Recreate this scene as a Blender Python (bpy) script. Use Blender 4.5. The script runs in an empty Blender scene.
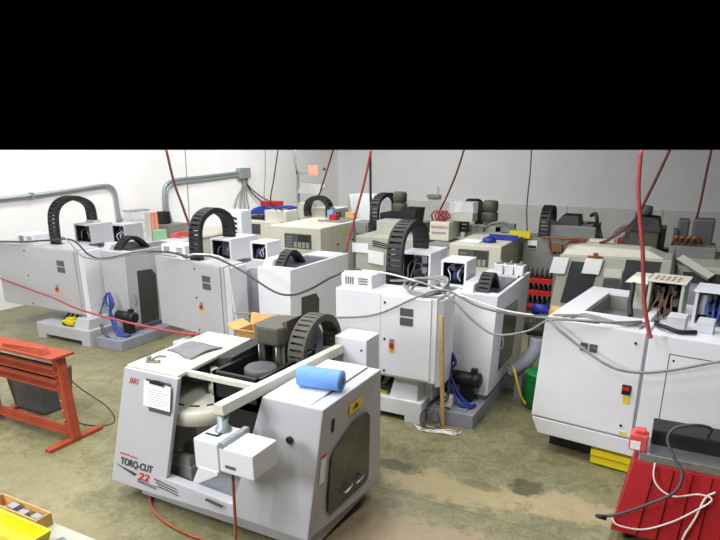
import bpy, bmesh, math, random
from mathutils import Vector, Matrix
random.seed(7)
scene = bpy.context.scene
COL = scene.collection
H = 3.5                     # eye height: the photo was taken from a mezzanine

# ------------------------------------------------------------------ materials
def s2l(c):
    return tuple(((v/255)/12.92 if v/255 <= .04045 else ((v/255+.055)/1.055)**2.4) for v in c)
def mat(name, rgb, rough=.5, metal=0., var=.06, scale=6., bump=0., spec=.4, glass=0.):
    m = bpy.data.materials.new(name); m.use_nodes = True
    nt = m.node_tree; b = nt.nodes['Principled BSDF']
    b.inputs['Roughness'].default_value = rough; b.inputs['Metallic'].default_value = metal
    b.inputs['Specular IOR Level'].default_value = spec
    if glass: b.inputs['Transmission Weight'].default_value = glass
    tc = nt.nodes.new('ShaderNodeTexCoord'); n = nt.nodes.new('ShaderNodeTexNoise')
    n.inputs['Scale'].default_value = scale; n.inputs['Detail'].default_value = 4
    nt.links.new(tc.outputs['Object'], n.inputs['Vector'])
    r = nt.nodes.new('ShaderNodeValToRGB'); c = s2l(rgb)
    r.color_ramp.elements[0].position = .3; r.color_ramp.elements[1].position = .7
    r.color_ramp.elements[0].color = tuple(x*(1-var) for x in c)+(1,)
    r.color_ramp.elements[1].color = tuple(min(1, x*(1+var)) for x in c)+(1,)
    nt.links.new(n.outputs['Fac'], r.inputs['Fac']); nt.links.new(r.outputs['Color'], b.inputs['Base Color'])
    if bump:
        bn = nt.nodes.new('ShaderNodeBump'); bn.inputs['Strength'].default_value = bump; bn.inputs['Distance'].default_value = .02
        n2 = nt.nodes.new('ShaderNodeTexNoise'); n2.inputs['Scale'].default_value = scale*8
        nt.links.new(tc.outputs['Object'], n2.inputs['Vector'])
        nt.links.new(n2.outputs['Fac'], bn.inputs['Height']); nt.links.new(bn.outputs['Normal'], b.inputs['Normal'])
    return m
M = dict(
    paint=mat('light_grey_enamel', (201,202,208), .42, var=.03, scale=2),
    mauve=mat('cool_grey_enamel', (182,183,189), .42, var=.03, scale=2),
    rear=mat('mid_grey_enamel', (178,178,182), .42, var=.03, scale=2),
    white=mat('white_enamel', (220,222,227), .4, var=.03, scale=2),
    cream=mat('cream_enamel', (206,205,190), .45, var=.05, scale=3),
    beige=mat('grey_green_enamel', (176,178,164), .45, var=.05, scale=3),
    tankgrey=mat('coolant_tank_grey', (140,142,152), .5, var=.08, scale=4),
    steelgrey=mat('dull_grey_sheet', (128,130,126), .5, var=.08, scale=4),
    darkgrey=mat('dark_grey_enamel', (84,84,86), .5, var=.1, scale=5),
    motor=mat('olive_grey_casting', (84,83,72), .6, var=.12, scale=8, bump=.2),
    black=mat('black_plastic', (26,26,27), .5, var=.15, scale=10),
    rubber=mat('black_chain_plastic', (40,38,40), .55, var=.2, scale=14),
    chaing=mat('dusty_chain_plastic', (78,76,68), .65, var=.15, scale=14),
    seam=mat('shadow_gap_gasket', (92,92,98), .7),
    glass=mat('smoked_glass', (62,66,62), .25, var=.1, scale=3, spec=.6),
    bglass=mat('dark_window', (66,68,72), .15, var=.1, scale=3, spec=.6),
    screen=mat('monitor_glass', (52,58,52), .15, spec=.6),
    trough=mat('wet_grey_trough', (84,85,93), .35, var=.15, scale=8),
    chrome=mat('brushed_steel', (175,177,180), .3, metal=.8, var=.1, scale=20),
    galv=mat('galvanised_conduit', (150,160,162), .4, metal=.4, var=.1, scale=20),
    yellow=mat('yellow_paint', (214,196,22), .5, var=.05),
    label_y=mat('yellow_label', (226,200,40), .5, var=.02),
    red=mat('red_plastic', (178,34,32), .45, var=.06),
    decal_r=mat('red_lettering', (196,36,36), .5, var=0),
    decal_k=mat('dark_lettering', (64,66,70), .5, var=0),
    paper=mat('white_paper', (240,240,242), .8, var=.01),
    ink=mat('faded_ink', (150,150,160), .8, var=0),
    cable=mat('grey_cable', (128,130,126), .5, var=.1, scale=20),
    dcable=mat('dark_cable', (66,66,66), .5, var=.1, scale=20),
    lcable=mat('white_cable', (214,212,206), .5, var=.05, scale=20),
    bluehose=mat('blue_air_hose', (40,62,140), .4, var=.1, scale=20),
    redhose=mat('red_air_hose', (158,66,66), .5, var=.1, scale=20),
    dredhose=mat('maroon_hose', (96,40,42), .5, var=.1, scale=20),
    orangehose=mat('orange_brown_hose', (164,82,48), .5, var=.1, scale=20),
    wood=mat('raw_pine', (202,166,106), .6, var=.12, scale=12),
    card=mat('brown_cardboard', (196,158,98), .8, var=.08, scale=8),
    bluepaper=mat('blue_paper_towel', (112,156,224), .9, var=.05, scale=10, bump=.3),
    cloth=mat('grey_rag', (122,124,126), .95, var=.1, scale=14, bump=.4),
    redsteel=mat('red_oxide_steel', (158,70,42), .55, var=.15, scale=6),
    cartred=mat('deep_red_enamel', (158,26,32), .45, var=.1, scale=4),
    pinkred=mat('faded_red_plastic', (212,84,84), .5, var=.06),
    green=mat('green_plastic', (14,122,52), .5, var=.08),
    dgreen=mat('dark_green_panel', (20,84,62), .5, var=.08),
    blue=mat('blue_plastic', (36,50,138), .45, var=.08),
    lblue=mat('pale_blue_plastic', (120,156,200), .5, var=.08),
    orange=mat('orange_plastic', (222,146,122), .5, var=.06),
    lgreen=mat('pale_green_plastic', (150,196,160), .5, var=.06),
    tabletop=mat('pale_grey_laminate', (170,174,158), .5, var=.05, scale=5),
    brick=mat('tan_block', (216,180,108), .7, var=.08),
    coilbrown=mat('rust_brown', (134,88,60), .7, var=.1),
)
# clear plastic
def clearmat():
    m = bpy.data.materials.new('clear_acrylic'); m.use_nodes = True
    nt = m.node_tree; b = nt.nodes['Principled BSDF']; b.inputs['Roughness'].default_value = .1
    b.inputs['Base Color'].default_value = (.86,.9,.92,1)
    t = nt.nodes.new('ShaderNodeBsdfTransparent'); x = nt.nodes.new('ShaderNodeMixShader'); x.inputs[0].default_value = .45
    out = nt.nodes['Material Output']
    nt.links.new(t.outputs[0], x.inputs[1]); nt.links.new(b.outputs[0], x.inputs[2]); nt.links.new(x.outputs[0], out.inputs[0])
    return m
M['clear'] = clearmat()

def floor_mat():
    m = bpy.data.materials.new('sealed_concrete'); m.use_nodes = True
    nt = m.node_tree; L = nt.links; b = nt.nodes['Principled BSDF']; N = nt.nodes.new
    tc = N('ShaderNodeTexCoord')
    def noise(sc, det, rough=.5, dist=0):
        n = N('ShaderNodeTexNoise'); n.inputs['Scale'].default_value = sc; n.inputs['Detail'].default_value = det
        n.inputs['Roughness'].default_value = rough; n.inputs['Distortion'].default_value = dist
        L.new(tc.outputs['Object'], n.inputs['Vector']); return n
    def ramp(src, p0, c0, p1, c1):
        r = N('ShaderNodeValToRGB'); r.color_ramp.elements[0].position = p0; r.color_ramp.elements[1].position = p1
        r.color_ramp.elements[0].color = c0; r.color_ramp.elements[1].color = c1
        L.new(src, r.inputs['Fac']); return r
    def mix(mode, fac, a, bb):
        x = N('ShaderNodeMix'); x.data_type = 'RGBA'; x.blend_type = mode
        if isinstance(fac, float): x.inputs['Factor'].default_value = fac
        else: L.new(fac, x.inputs['Factor'])
        L.new(a, x.inputs[6])
        if isinstance(bb, tuple): x.inputs[7].default_value = bb
        else: L.new(bb, x.inputs[7])
        return x.outputs[2]
    c = lambda r, g, bb: s2l((r,g,bb))+(1,)
    base = ramp(noise(.55, 5, .6, .4).outputs['Fac'], .35, c(134,133,98), .65, c(164,157,122))
    fine = ramp(noise(5, 10, .75, .8).outputs['Fac'], .34, c(168,168,156), .66, c(255,255,255))
    col = mix('MULTIPLY', .8, base.outputs['Color'], fine.outputs['Color'])
    mot = ramp(noise(26, 8, .8, .5).outputs['Fac'], .36, c(184,182,172), .64, c(255,255,255))
    col = mix('MULTIPLY', .7, col, mot.outputs['Color'])
    # bare, scraped strip beside the joint and dark oil marks, each with its own outline
    sep = N('ShaderNodeSeparateXYZ'); L.new(tc.outputs['Object'], sep.inputs[0])
    def math_(op, a, v):
        q = N('ShaderNodeMath'); q.operation = op
        L.new(a, q.inputs[0])
        if isinstance(v, float): q.inputs[1].default_value = v
        else: L.new(v, q.inputs[1])
        return q.outputs[0]
    def spot(x, y, rx, ry, soft=.6):
        dx = math_('DIVIDE', math_('SUBTRACT', sep.outputs['X'], x), rx); dy = math_('DIVIDE', math_('SUBTRACT', sep.outputs['Y'], y), ry)
        d = math_('ADD', math_('MULTIPLY', dx, dx), math_('MULTIPLY', dy, dy))
        wob = math_('MULTIPLY', math_('SUBTRACT', noise(6, 10, .78, .4).outputs['Fac'], .5), 4.2)
        return ramp(math_('ADD', d, wob), .45, (1,1,1,1), .45+soft, (0,0,0,1)).outputs['Color']
    for x, y, rx, ry, colr, k in [(-1.9,5.55,1.0,.32,c(166,152,114),.8), (-.75,5.75,.7,.3,c(166,152,116),.75), (-2.5,5.72,.38,.13,c(76,74,50),.85),
                               (-1.05,5.95,.25,.2,c(70,70,46),.9), (-1.55,5.75,.3,.1,c(90,86,60),.6),
                               (-4.9,3.1,.8,.4,c(152,144,108),.5), (-6.0,3.6,.9,.5,c(150,142,112),.4), (-3.2,2.6,1.3,.5,c(158,138,112),.6), (-1.6,4.4,1.5,.6,c(158,138,112),.7)]:
        f = math_('MULTIPLY', spot(x, y, rx, ry), k)
        col = mix('MIX', f, col, colr)
    # saw-cut joints
    for ax, pos in (('Y',5.2), ('Y',10.4), ('X',-8.2), ('X',2.2)):
        wv = math_('MULTIPLY', math_('SUBTRACT', noise(3, 3).outputs['Fac'], .5), .03)
        d = math_('ABSOLUTE', math_('SUBTRACT', math_('ADD', sep.outputs[ax], wv), pos), 0.)
        f = ramp(d, .004, (.75,.75,.75,1), .014, (0,0,0,1))
        col = mix('MIX', f.outputs['Color'], col, c(96,90,70))
    L.new(col, b.inputs['Base Color'])
    rr = ramp(noise(1.6, 5, .6, .5).outputs['Fac'], .3, (.3,.3,.3,1), .7, (.5,.5,.5,1)); L.new(rr.outputs['Color'], b.inputs['Roughness'])
    bn = N('ShaderNodeBump'); bn.inputs['Strength'].default_value = .12; bn.inputs['Distance'].default_value = .02
    L.new(noise(18, 6).outputs['Fac'], bn.inputs['Height']); L.new(bn.outputs['Normal'], b.inputs['Normal'])
    return m
M['floor'] = floor_mat()
M['wall'] = mat('painted_wall', (232,232,232), .8, var=.02, scale=1.5)
M['wallr'] = mat('painted_block_wall', (206,206,208), .8, var=.03, scale=1.5)
M['wains'] = mat('grey_wainscot', (186,188,184), .7, var=.05, scale=2)

# ------------------------------------------------------------------ geometry helper
V3 = lambda p: Vector(p)
def smooth_path(pts, n=8):
    P = [V3(p) for p in pts]
    if len(P) < 3: return P
    Q = [P[0]*2-P[1]] + P + [P[-1]*2-P[-2]]; out = []
    for i in range(1, len(Q)-2):
        a, b, c, d = Q[i-1:i+3]
        for k in range(n):
            t = k/n
            out.append(.5*((2*b)+(c-a)*t+(2*a-5*b+4*c-d)*t*t+(3*b-a-3*c+d)*t**3))
    out.append(P[-1]); return out
class G:
    def __init__(s): s.bm = bmesh.new()
    def hexa(s, p, bev=0):       # p: 4 bottom (ccw), 4 top
        b = bmesh.new(); v = [b.verts.new(q) for q in p]
        for f in ((3,2,1,0),(4,5,6,7),(0,1,5,4),(1,2,6,5),(2,3,7,6),(3,0,4,7)): b.faces.new([v[i] for i in f])
        bmesh.ops.recalc_face_normals(b, faces=b.faces)
        if bev: bmesh.ops.bevel(b, geom=b.edges[:], offset=bev, segments=2, profile=.6, affect='EDGES')
        s.merge(b); return s
    def box(s, x0, x1, y0, y1, z0, z1, bev=0):
        return s.hexa([(x0,y0,z0),(x1,y0,z0),(x1,y1,z0),(x0,y1,z0),(x0,y0,z1),(x1,y0,z1),(x1,y1,z1),(x0,y1,z1)], bev)
    def merge(s, b):
        me = bpy.data.meshes.new('tmp'); b.to_mesh(me); b.free(); s.bm.from_mesh(me); bpy.data.meshes.remove(me)
    def obox(s, c, t, n, b, ht, hn, hb):
        c = V3(c); P = []
        for kn in (-1,1):
            for kt, kb in ((-1,-1),(1,-1),(1,1),(-1,1)): P.append(c+t*ht*kt+b*hb*kb+n*hn*kn)
        return s.hexa(P)
    def prism(s, poly, vec, bev=0):          # polygon of 3-D points swept along vec
        b = bmesh.new(); vec = V3(vec); a = [b.verts.new(p) for p in poly]; c = [b.verts.new(V3(p)+vec) for p in poly]; n = len(poly)
        b.faces.new(a); b.faces.new(c[::-1])
        for i in range(n): b.faces.new((a[i], c[i], c[(i+1)%n], a[(i+1)%n]))
        bmesh.ops.recalc_face_normals(b, faces=b.faces)
        if bev: bmesh.ops.bevel(b, geom=b.edges[:], offset=bev, segments=2, profile=.6, affect='EDGES')
        s.merge(b); return s
    def tube(s, pts, r, seg=8, raw=False):
        P = [V3(p) for p in pts] if raw else smooth_path(pts); bm = s.bm; rings = []
        up = Vector((0,0,1)); prev = None
        for i, p in enumerate(P):
            t = (P[min(i+1,len(P)-1)]-P[max(i-1,0)]).normalized()
            if prev is None:
                prev = t.cross(up)
                if prev.length < .05: prev = t.cross(Vector((1,0,0)))
            n = (prev - t*prev.dot(t)).normalized(); prev = n; b = t.cross(n)
            rr = r[i] if isinstance(r, (list,tuple)) else r
            rings.append([bm.verts.new(p+(n*math.cos(a)+b*math.sin(a))*rr) for a in [2*math.pi*k/seg for k in range(seg)]])
        for A, B in zip(rings, rings[1:]):
            for k in range(seg):
                f = bm.faces.new((A[k],A[(k+1)%seg],B[(k+1)%seg],B[k])); f.smooth = True
        bm.faces.new(rings[0][::-1]); bm.faces.new(rings[-1]); return s
    def cyl(s, a, b, r, seg=20): return s.tube([a, b], r, seg, raw=True)
    def lathe(s, c, prof, seg=24, axis='Z'):
        c = V3(c); bm = s.bm; rings = []
        for r, h in prof:
            ring = []
            for k in range(seg):
                a = 2*math.pi*k/seg; q = Vector((r*math.cos(a), r*math.sin(a), h))
                if axis == 'X': q = Vector((h, r*math.cos(a), r*math.sin(a)))
                if axis == 'Y': q = Vector((r*math.cos(a), h, r*math.sin(a)))
                ring.append(bm.verts.new(c+q))
            rings.append(ring)
        for A, B in zip(rings, rings[1:]):
            for k in range(seg): bm.faces.new((A[k],A[(k+1)%seg],B[(k+1)%seg],B[k])).smooth = True
        bm.faces.new(rings[0][::-1]); bm.faces.new(rings[-1]); return s
    def chain(s, pts, wdir, w, pitch=.075, th=.085):
        P = smooth_path(pts, 12); wd = V3(wdir).normalized(); d = [0]
        for a, b in zip(P, P[1:]): d.append(d[-1]+(b-a).length)
        n = max(4, int(d[-1]/pitch))
        def at(q):
            for i in range(len(d)-1):
                if d[i+1] >= q: return P[i].lerp(P[i+1], (q-d[i])/max(1e-6, d[i+1]-d[i]))
            return P[-1]
        for k in range(n):
            a, b = at(d[-1]*k/n), at(d[-1]*(k+1)/n); t = (b-a).normalized(); nn = t.cross(wd).normalized(); c = (a+b)/2; L = (b-a).length/2
            for sg in (-1,1): s.obox(c+wd*sg*w/2, t, nn, wd, L*1.12, th/2, w*.07)
            for sg in (-1,1): s.obox(c+nn*sg*th*.42, t, nn, wd, L*.76, th*.1, w/2)
        return s
def root_of(p):
    while p.parent: p = p.parent
    return p
def put(name, g, m, parent=None, label=None, local=False):
    me = bpy.data.meshes.new(name)
    bmesh.ops.recalc_face_normals(g.bm, faces=g.bm.faces)
    if parent and not local:
        r = root_of(parent); mx = Matrix.Translation(r.location) @ Matrix.Rotation(r.rotation_euler.z, 4, 'Z')
        g.bm.transform(mx.inverted())
    g.bm.to_mesh(me); g.bm.free(); me.materials.append(M[m])
    o = bpy.data.objects.new(name, me); COL.objects.link(o)
    if parent: o.parent = parent
    if label: o['label'] = label
    return o
def thing(name, label, cat, loc, rotz=0, group=None):
    o = bpy.data.objects.new(name, None); COL.objects.link(o); o.location = loc; o.rotation_euler = (0,0,rotz); o.empty_display_size = .1
    o['label'] = label; o['category'] = cat
    if group: o['group'] = group
    return o
def single(name, g, m, label, cat, group=None):      # one-mesh thing, origin moved to its base
    vs = [v.co for v in g.bm.verts]; c = sum(vs, Vector())/len(vs); c.z = min(v.z for v in vs)
    g.bm.transform(Matrix.Translation(-c)); o = put(name, g, m); o.location = c
    o['label'] = label; o['category'] = cat
    if group: o['group'] = group
    return o
def struct(name, g, m):
    o = put(name, g, m); o['kind'] = 'structure'; return o
def text(name, body, m, parent, origin, xdir, ydir, size, shear=0., ext=.0015, label=None, sx=1., bold=0.):
    cu = bpy.data.curves.new('t','FONT'); cu.body = body; cu.size = size; cu.shear = shear; cu.extrude = ext; cu.offset = bold
    o = bpy.data.objects.new('t', cu); COL.objects.link(o)
    dg = bpy.context.evaluated_depsgraph_get(); me = o.evaluated_get(dg).to_mesh(); g = G(); g.bm.from_mesh(me)
    o.evaluated_get(dg).to_mesh_clear(); bpy.data.objects.remove(o); bpy.data.curves.remove(cu)
    x = V3(xdir).normalized(); y = V3(ydir); y = (y-x*y.dot(x)).normalized(); z = x.cross(y)
    mx = Matrix(((x.x*sx,y.x,z.x,origin[0]),(x.y*sx,y.y,z.y,origin[1]),(x.z*sx,y.z,z.z,origin[2]),(0,0,0,1)))
    g.bm.transform(mx); return put(name, g, m, parent, label)

# ------------------------------------------------------------------ setting
struct('floor', G().box(-13.6, 9, -3, 23.9, -.1, 0), 'floor')
struct('wall_left', G().box(-13.7, -13.5, -3, 24, 0, H), 'wall')
struct('wall_back', G().box(-13.5, 9, 23.8, 24, 0, H), 'wallr')
g = G().box(-13.0, 9, 23.72, 23.8, 0, 1.5)
for x in (-10.2, -7, -3.8, -.6, 2.6): g.box(x, x+.06, 23.69, 23.8, 0, 1.52)
struct('trim_1', g, 'wains')

# ------------------------------------------------------------------ shared machine pieces
def open_box(p, x0, x1, y0, y1, z0, z1, m='paint', wires=('bluehose','lcable'), seed=1, name='drive_box'):
    """sheet-metal box, open at the front, with components inside"""
    t = .03
    g = G().box(x0,x1,y1-t,y1,z0,z1).box(x0,x0+t,y0,y1-t,z0,z1).box(x1-t,x1,y0,y1-t,z0,z1).box(x0+t,x1-t,y0,y1-t,z1-t,z1).box(x0+t,x1-t,y0,y1-t,z0,z0+t)
    o = put(name, g, m, p)
    put('back_plate', G().box(x0+t,x1-t,y1-t-.16,y1-t-.04,z0+t,z1-t), 'black', o)  # black back puts the shade of the deep box into its colour
    R = random.Random(seed); g = G(); w, h = x1-x0-2*t, z1-z0-2*t
    for k in range(7):
        a = x0+t+R.uniform(.05,.75)*w; c = z0+t+R.uniform(.03,.7)*h; d = R.uniform(.1,.24)*w
        g.box(a, a+d, y1-t-.28-R.random()*.05, y1-t-.15, c, c+R.uniform(.12,.3)*h)
    put('shade_liner', G().box(x0+t,x0+t+.006,y0+.02,y1-.2,z0+t,z1-t).box(x1-t-.006,x1-t,y0+.02,y1-.2,z0+t,z1-t).box(x0+t+.006,x1-t-.006,y0+.02,y1-.2,z0+t,z0+t+.006), 'black', o)  # black lining added to paint the shade inside the box
    put('relay', g, 'darkgrey', o, label='cluster of dark relays inside the box')
    for j, wn in enumerate(wires):
        for k in range(2):
            a = x0+t+R.uniform(.1,.8)*w; z = z0+t+.04; g = G()
            g.tube([(a, y0+.05, z), (a+R.uniform(-.1,.1)*w, y0+.02, z+.3*h), (a+R.uniform(-.2,.2)*w, y0+.1, z+.55*h), (a+R.uniform(-.1,.2)*w, y1-.2, z+.8*h)], .008, 6)
            put('wiring', g, wn, o, label={'bluehose':'blue wiring','lcable':'white wiring'}.get(wn))
    return o
def motor(p, c, r, h, m='motor', name='spindle_motor'):
    o = put(name, G().lathe(c, [(r*.9,0),(r,.02),(r,h*.45),(r*.86,h*.47),(r*.86,h*.52),(r*1.02,h*.54),(r*1.02,h*.9),(r*.85,h)]), m, p)
    g = G()
    for k in range(14):
        a = 2*math.pi*k/14; d = Vector((math.cos(a), math.sin(a), 0))
        g.obox(V3(c)+d*r*1.02+Vector((0,0,h*.25)), Vector((0,0,1)), d.cross(Vector((0,0,1))), d, h*.16, .006, .012)
    put('cooling_fin', g, m, o)
    return o
def arch_v(x, y0, y1, z0, z1, zt, lean=0):
    """points of a chain arch that runs along the machine, from y0 up over to y1"""
    ym = (y0+y1)/2; h = zt-max(z0,z1)
    return [(x,y0,z0),(x,y0-lean,z0+(zt-z0)*.35),(x,y0+(y1-y0)*.04,z0+(zt-z0)*.7),(x,y0+(y1-y0)*.2,zt-.1*(zt-z0)*.9),(x,ym,zt),
            (x,y1-(y1-y0)*.2,zt-.09*(zt-z1)-.02),(x,y1-(y1-y0)*.03,z1+(zt-z1)*.6),(x,y1,z1)]

def rear_machine(label, E, cab, base, tank, arch, b1, b2, vents, switch, hvac, small, sidewin, bm='paint', mt='rear', seed=1, zb=.6, group=None):
    """vertical machining centre seen from the back: electrical cabinet in front, enclosure wing on its right"""
    Ex, Ey, zt = E; x0, x1, yl, yr, seam = cab
    p = thing('machining_center', label, 'milling machine', ((x0+x1)/2, yl+.6, 0), 0, group)
    sl = (yr-yl)/(x1-x0); Y = lambda x: yl+sl*(x-x0)
    def plate(xa, xb, za, zc, out, deep=.0): 
        return [(xa,Y(xa)-out,za),(xb,Y(xb)-out,za),(xb,Y(xb)+deep,za),(xa,Y(xa)+deep,za),(xa,Y(xa)-out,zc),(xb,Y(xb)-out,zc),(xb,Y(xb)+deep,zc),(xa,Y(xa)+deep,zc)]
    # body behind the cabinet
    put('machine_body', G().box(x0+.25, Ex-.66, yl+.5, Ey+1.9, .5, zt-.12, .01), mt, p)
    put('column', G().box(x1-1.3, x1-.15, yl+.35, Ey+.9, .22, zt-.14, .02), mt, p)
    # electrical cabinet
    cb = put('electrical_cabinet', G().hexa([(x0,yl,zb),(x1,yr,zb),(x1,yr+.5,zb),(x0,yl+.5,zb),(x0,yl,1.75),(x1,yr,1.75),(x1,yr+.5,1.75),(x0,yl+.5,1.75)], .012), mt, p)
    put('cabinet_seam', G().hexa(plate(seam-.012, seam, zb+.01, 1.74, .002)), 'seam', cb)
    dr = put('cabinet_door', G().hexa(plate(seam, x1-.07, zb+.03, 1.73, .022), .008), mt, cb)
    for hz in (1.62, 1.13, zb+.07): put('door_lock', G().hexa(plate(seam+.05, seam+.075, hz, hz+.03, .03)), 'black', cb)
    vx, vz, vw = vents
    for k in range(2): put('vent_filter', G().hexa(plate(vx, vx+vw, vz-k*.125, vz-k*.125+.1, .03)), 'darkgrey', cb, label='dark square vent')
    sx, sz = switch
    sw = put('isolator_switch', G().hexa(plate(sx-.035, sx+.035, sz-.1, sz, .026)), 'label_y', cb, label='yellow plate of the isolator')
    put('switch_handle', G().hexa(plate(sx-.03, sx+.03, sz-.03, sz+.035, .05)), 'red', sw, label='red isolator handle')
    put('switch_sign', G().hexa(plate(sx-.035, sx+.035, sz+.04, sz+.085, .025)), 'steelgrey', sw)
    # folded sheet strip beside the cabinet
    put('side_panel', G().hexa([(x1+.0,yr+.02,zb-.05),(x1+.06,yr+.08,zb-.05),(x1+.06,yr+.5,zb-.05),(x1,yr+.5,zb-.05),(x1,yr+.02,1.72),(x1+.06,yr+.08,1.72),(x1+.06,yr+.5,1.72),(x1,yr+.5,1.72)], .008), 'white', p)
    if hvac:
        a, b = hvac; h = put('cooling_unit', G().box(a, b, yl+.12, yl+.48, 1.75, 1.93, .015), 'white', p)
        g = G()
        for k in range(4): g.box(a+.07+k*.035, a+.085+k*.035, yl+.112, yl+.125, 1.79, 1.89)
        for k in range(3): g.box(b-.2, b-.06, yl+.112, yl+.125, 1.8+k*.035, 1.812+k*.035)
        put('louver', g, 'seam', h)
    # base casting
    bx0, bx1, by = base
    put('base_casting', G().box(bx0, bx1, by, by+1.2, .08, .3, .012).box(bx1-.24, bx1, by+.002, by+1.15, 0, .09).box(bx0, bx0+.24, by+.002, by+1.15, 0, .09), bm, p)
    put('pedestal', G().hexa([(bx1-.5,by+.04,.26),(bx1-.08,by+.04,.26),(bx1-.08,by+.9,.26),(bx1-.5,by+.9,.26),(bx1-.44,by+.12,zb-.02),(bx1-.1,by+.12,zb-.02),(bx1-.1,by+.9,zb-.02),(bx1-.44,by+.9,zb-.02)], .01), bm, p)
    put('lube_unit', G().box(bx1-.86, bx1-.55, by+.1, by+.35, .28, .39, .01).box(bx1-.8, bx1-.62, by+.14, by+.3, .39, .43), 'yellow', p, label='yellow lubrication unit')
    g = G()
    for k in range(3): g.tube([(bx1-.9+k*.12, by+.35, zb), (bx1-.86+k*.1, by+.12, zb-.16-.03*k), (bx1-.6+k*.06, by+.1, zb-.2), (bx1-.5+k*.05, by+.4, zb-.04)], .022, 7)
    put('hose', g, 'black', p)
    # enclosure wing with an open trough on top
    t = .05
    wg = G().hexa([(Ex-.64,Ey,.28),(Ex-.05,Ey,.28),(Ex-.05,Ey+t,.28),(Ex-.64,Ey+t,.28),(Ex-.64,Ey,zt),(Ex,Ey,zt),(Ex,Ey+t,zt),(Ex-.64,Ey+t,zt)])
    wg.hexa([(Ex-.1,Ey+t,.28),(Ex-.05,Ey+t,.28),(Ex-.05,Ey+1.9,.28),(Ex-.1,Ey+1.9,.28),(Ex-t,Ey+t,zt),(Ex,Ey+t,zt),(Ex,Ey+1.9,zt),(Ex-t,Ey+1.9,zt)])
    wg.box(Ex-.64, Ex-.59, Ey+t, Ey+1.9, .28, zt)
    wg.box(Ex-.59, Ex-t, Ey+t, Ey+.22, zt-.05, zt).box(Ex-.59, Ex-.1, Ey+1.45, Ey+1.9, .3, zt-.002)
    en = put('enclosure', wg, bm, p)
    put('chip_trough', G().box(Ex-.585, Ex-.105, Ey+.06, Ey+1.44, zt-.06, zt-.025), 'trough', en, label='grey sunken trough in the top')
    put('skirt', G().box(Ex-.62, Ex-.1, Ey+.04, Ey+1.86, .2, .3), 'tankgrey', en)
    ya, yb, za, zc = sidewin
    lean = lambda z: Ex-.05+.05*(z-.28)/(zt-.28)
    poly = [(lean(za)-.01,ya,za),(lean(za)-.01,yb,za),(lean(zc)-.01,yb,zc-.14),(lean(zc)-.01,yb-.1,zc-.02),(lean(zc)-.01,ya,zc)]
    put('side_window', G().prism(poly, (.016,0,0)), 'glass', en, label='smoked side window')
    hz = (za+zc)/2
    put('door_handle', G().tube([(Ex-.02,ya-.12,hz-.1),(Ex+.03,ya-.12,hz-.06),(Ex+.03,ya-.12,hz+.06),(Ex-.01,ya-.12,hz+.1)], .012, 6), 'chrome', en)
    # coolant tank
    tx0, tx1, ty0, ty1 = tank
    tk = put('coolant_tank', G().box(tx0, tx1, ty0, ty1, 0, .19, .01), 'tankgrey', p, label='low grey coolant tank under the wing')
    put('tank_lid', G().box(tx0+.06, tx1-.12, ty0+.08, ty0+.5, .188, .215, .006), 'tankgrey', tk)
    # coolant pump: motor lying on the tank
    pz = .53; px = tx1-.02
    pump = put('coolant_pump', G().lathe((px-.48, ty0+.42, pz), [(.07,0),(.1,.015),(.1,.32),(.09,.33),(.105,.35),(.105,.44),(.07,.46)], 20, 'X').box(px-.3, px-.12, ty0+.36, ty0+.48, .19, pz), 'black', p, label='black horizontal pump motor')
    put('terminal_box', G().box(px-.16, px-.08, ty0+.38, ty0+.46, pz+.08, pz+.16), 'black', pump)
    g = G(); R = random.Random(seed+40); hx = tx0+.16
    for k in range(5):
        cx = hx+R.uniform(-.03,.03)
        g.tube([(cx-.02,ty0+.3,.98),(cx+.03+.012*k,ty0+.27,.92-.015*k),(cx+.05+.015*k,ty0+.26,.78),(cx+.01,ty0+.26,.64),(cx+.02+.02*k,ty0+.25,.52),(cx+.14+.02*k,ty0+.2,.36),(cx+.28+.02*k,ty0+.14+.02*k,.25),(cx+.4,ty0+.2+.03*k,.22)], .017, 6)
    for k in range(2): g.tube([(hx-.04,ty0+.28,.98),(hx-.08-.02*k,ty0+.27,.88),(hx-.05,ty0+.26,.76),(hx+.03,ty0+.27,.74),(hx+.08,ty0+.28,.86),(hx,ty0+.3,1.0)], .017, 6)
    put('air_hose', g, 'bluehose', p, label='bundle of blue air hoses')
    g = G()
    for k in range(2): g.tube([(x1+.09,yr+.4,.8-.1*k),(x1+.1,yr+.3,.6),(x1+.1+.03*k,yr+.2,.4),(tx0+.1+.1*k,ty0+.1,.24),(tx0+.3,ty0+.06,.2)], .01, 6)
    put('signal_cable', g, 'dcable', p)
    # column-top drive boxes
    open_box(p, *b1, m=bm, wires=('cable',), seed=seed, name='drive_box')
    open_box(p, *b2, m=bm, seed=seed+5, name='drive_box')
    # cable carriers
    ax, ay0, ay1, az0, az1, azt = arch
    put('cable_carrier', G().chain(arch_v(ax, ay0, ay1, az0, az1, azt), (1,0,0), .2), 'rubber', p, label='tall black cable chain arch')
    put('carrier_bracket', G().box(ax-.13, ax+.13, ay0-.08, ay0+.1, zt-.2, az0+.05), mt, p)
    put('carrier_bracket', G().box(ax-.13, ax+.13, ay1-.06, ay1+.1, zt-.2, az1+.03), mt, p)
    sx_, sy_, sr = small
    put('cable_carrier', G().chain([(sx_,sy_,zt-.2),(sx_,sy_+.02,zt-.02),(sx_,sy_+sr*.5,zt+.15),(sx_,sy_+sr,zt+.2),(sx_,sy_+sr*1.5,zt+.13),(sx_,sy_+sr*2,zt-.05),(sx_,sy_+sr*2.05,zt-.25)], (1,0,0), .15, .06, .06), 'rubber', p, label='small black cable chain in the top opening')
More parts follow.
